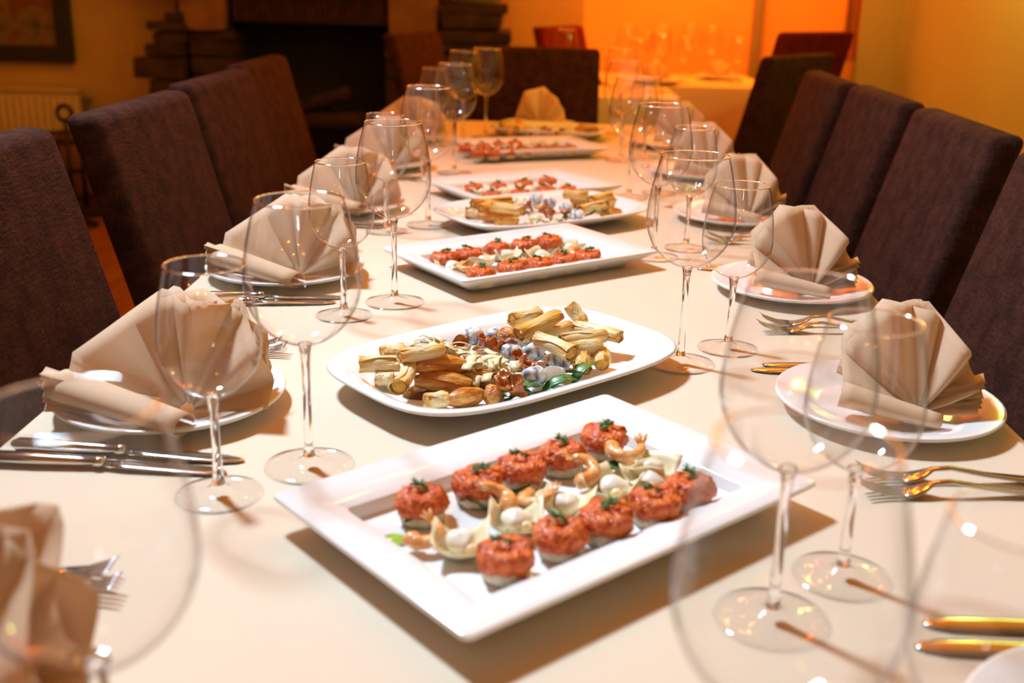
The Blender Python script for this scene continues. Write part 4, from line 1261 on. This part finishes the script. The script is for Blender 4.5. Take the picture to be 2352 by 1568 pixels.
for key, plate in (('B2', 'nearest oval platter'), ('B3', 'middle oval platter'), ('B6', 'far oval platter')):
    pts = sorted(P[key])
    for i, (x, y, z) in enumerate(pts):
        v = 1 if key == 'B2' and i % 3 == 1 else 0
        lab = '%s on the %s, %s cheese from the left' % (('cut white cheese' if v else 'mottled blue-grey cheese'), plate, ORD[i])
        rot = (random.uniform(-0.4, 0.4) - (0.5 if v else 0), random.uniform(-0.3, 0.3), random.uniform(-0.5, 0.7))
        if not bu[v]:
            bu[v] = True; o = BL[v]; o.location = (x, y, z); o.rotation_euler = rot; o['label'] = lab; o['group'] = 'ash-rinded cheeses on the oval platters'
        else:
            clone(BL[v], None, (x, y, z), rot, lab, None, 'ash-rinded cheeses on the oval platters')
def make_mush():
    t = thing('chanterelle', 'x', 'mushroom')
    bm = bmesh.new()
    pf = [(0.0, 0.003), (0.004, 0.0025), (0.0080, 0.006), (0.0105, 0.0085), (0.0115, 0.0075), (0.0105, 0.0055), (0.0060, 0.0), (0.0035, -0.004)]
    lathe(bm, pf, 20)
    for v in bm.verts:
        a = math.atan2(v.co.y, v.co.x)
        v.co.z += 0.0016 * sin(5 * a) * (v.co.xy.length / 0.011)
    new_obj('cap', bm, M_mush, t)
    bm = bmesh.new()
    tube(bm, [(0, 0, -0.002), (0.001, 0, -0.009), (0.004, 0.001, -0.016)], [0.0038, 0.0034, 0.0028], 10)
    new_obj('stalk', bm, M_mush, t)
    return t
MU = make_mush(); MU.scale = (0.9, 0.9, 0.9); k = 0
for key, plate in (('M2', 'nearest oval platter'), ('M3', 'middle oval platter'), ('M6', 'far oval platter')):
    for i, (x, y, z) in enumerate(sorted(P[key])):
        lab = 'glossy brown chanterelle on the %s, %s chanterelle from the left' % (plate, ORD[i])
        rot = (random.uniform(-0.9, 0.9), random.uniform(-0.9, 0.9), random.uniform(0, 6))
        if k == 0:
            MU.location = (x, y, z); MU.rotation_euler = rot; MU['label'] = lab; MU['group'] = 'chanterelles on the oval platters'
        else:
            clone(MU, None, (x, y, z), rot, lab, None, 'chanterelles on the oval platters')
        k += 1
for key, plate in (('L2', 'nearest oval platter'), ('L3', 'middle oval platter')):
    for i, (x, y, z) in enumerate(sorted(P[key])):
        place_leaf(i % 2, (x, y, z - 0.003), (random.uniform(-0.4, 0.4), random.uniform(-0.3, 0.2), random.uniform(-0.6, 0.9)), 'green rocket leaf on the %s, %s leaf from the left' % (plate, ORD[i]), GLV, 1.3)
# shaved cheese: loose heaps nobody could count
def shaving_heap(pts, label, n, seed, z0):
    rnd = random.Random(seed)
    bm = bmesh.new()
    for q in range(n):
        x, y, z = rnd.choice(pts)
        c = Vector((x + rnd.gauss(0, 0.013), y + rnd.gauss(0, 0.010), z0 + rnd.uniform(0.002, 0.026)))
        a = rnd.uniform(0, pi); L = rnd.uniform(0.018, 0.034); W = rnd.choice((0.003, 0.006, 0.009, 0.012))
        cur = rnd.uniform(0.05, 0.28); tl = rnd.uniform(-0.5, 0.5)
        d = Vector((cos(a), sin(a), 0)); s = Vector((-d.y, d.x, 0)) * cos(tl) + Vector((0, 0, sin(tl)))
        prev = None
        for i in range(7):
            f = i / 6
            p = c + d * (L * (f - 0.5)) + Vector((0, 0, L * cur * (sin(pi * f) - 0.5))) + s * 0.002 * sin(4 * f)
            p.z = max(p.z, TZ + 0.0125)
            row = [bm.verts.new(p + s * W * 0.5), bm.verts.new(p - s * W * 0.5)]
            if prev: bm.faces.new((prev[0], row[0], row[1], prev[1]))
            prev = row
    o = new_obj('cheese_shavings', bm, M_shave)
    md = o.modifiers.new('shaving_thickness', 'SOLIDIFY'); md.thickness = 0.0009
    return tag(o, label, 'cheese shavings', None, 'stuff')
shaving_heap(P['H2'], 'heap of pale curled cheese shavings on the nearest oval platter', 90, 4, TZ + 0.014)
shaving_heap(P['H3'], 'pale cheese shavings on the middle oval platter', 36, 5, TZ + 0.012)
shaving_heap(P['H6'], 'pale cheese shavings on the far oval platter', 20, 6, TZ + 0.012)
# brown glaze pooled on the nearest oval platter
def pool(cx, cy, rx, ry, ang, label):
    bm = bmesh.new()
    n = 40
    c = bm.verts.new((0, 0, 0.0014))
    rings = []
    for f, z in ((0.55, 0.0014), (0.95, 0.001), (1.0, 0.0)):
        rings.append([bm.verts.new((rx * f * cos(2 * pi * k / n) * (1 + 0.13 * sin(3 * 2 * pi * k / n) + 0.07 * sin(7 * 2 * pi * k / n)), ry * f * sin(2 * pi * k / n) * (1 + 0.10 * cos(2 * 2 * pi * k / n)), z)) for k in range(n)])
    for k in range(n):
        j = (k + 1) % n
        bm.faces.new((c, rings[0][k], rings[0][j]))
        for a, b in zip(rings, rings[1:]): bm.faces.new((a[k], b[k], b[j], a[j]))
    o = new_obj('glaze_pool', bm, M_sauce, loc=(cx, cy, TZ + 0.0092))
    o.rotation_euler = (0, 0, ang)
    return tag(o, label, 'sauce')
pool(-0.086, 1.172, 0.060, 0.050, radians(42), 'shiny brown glaze pooled on the left of the nearest oval platter')
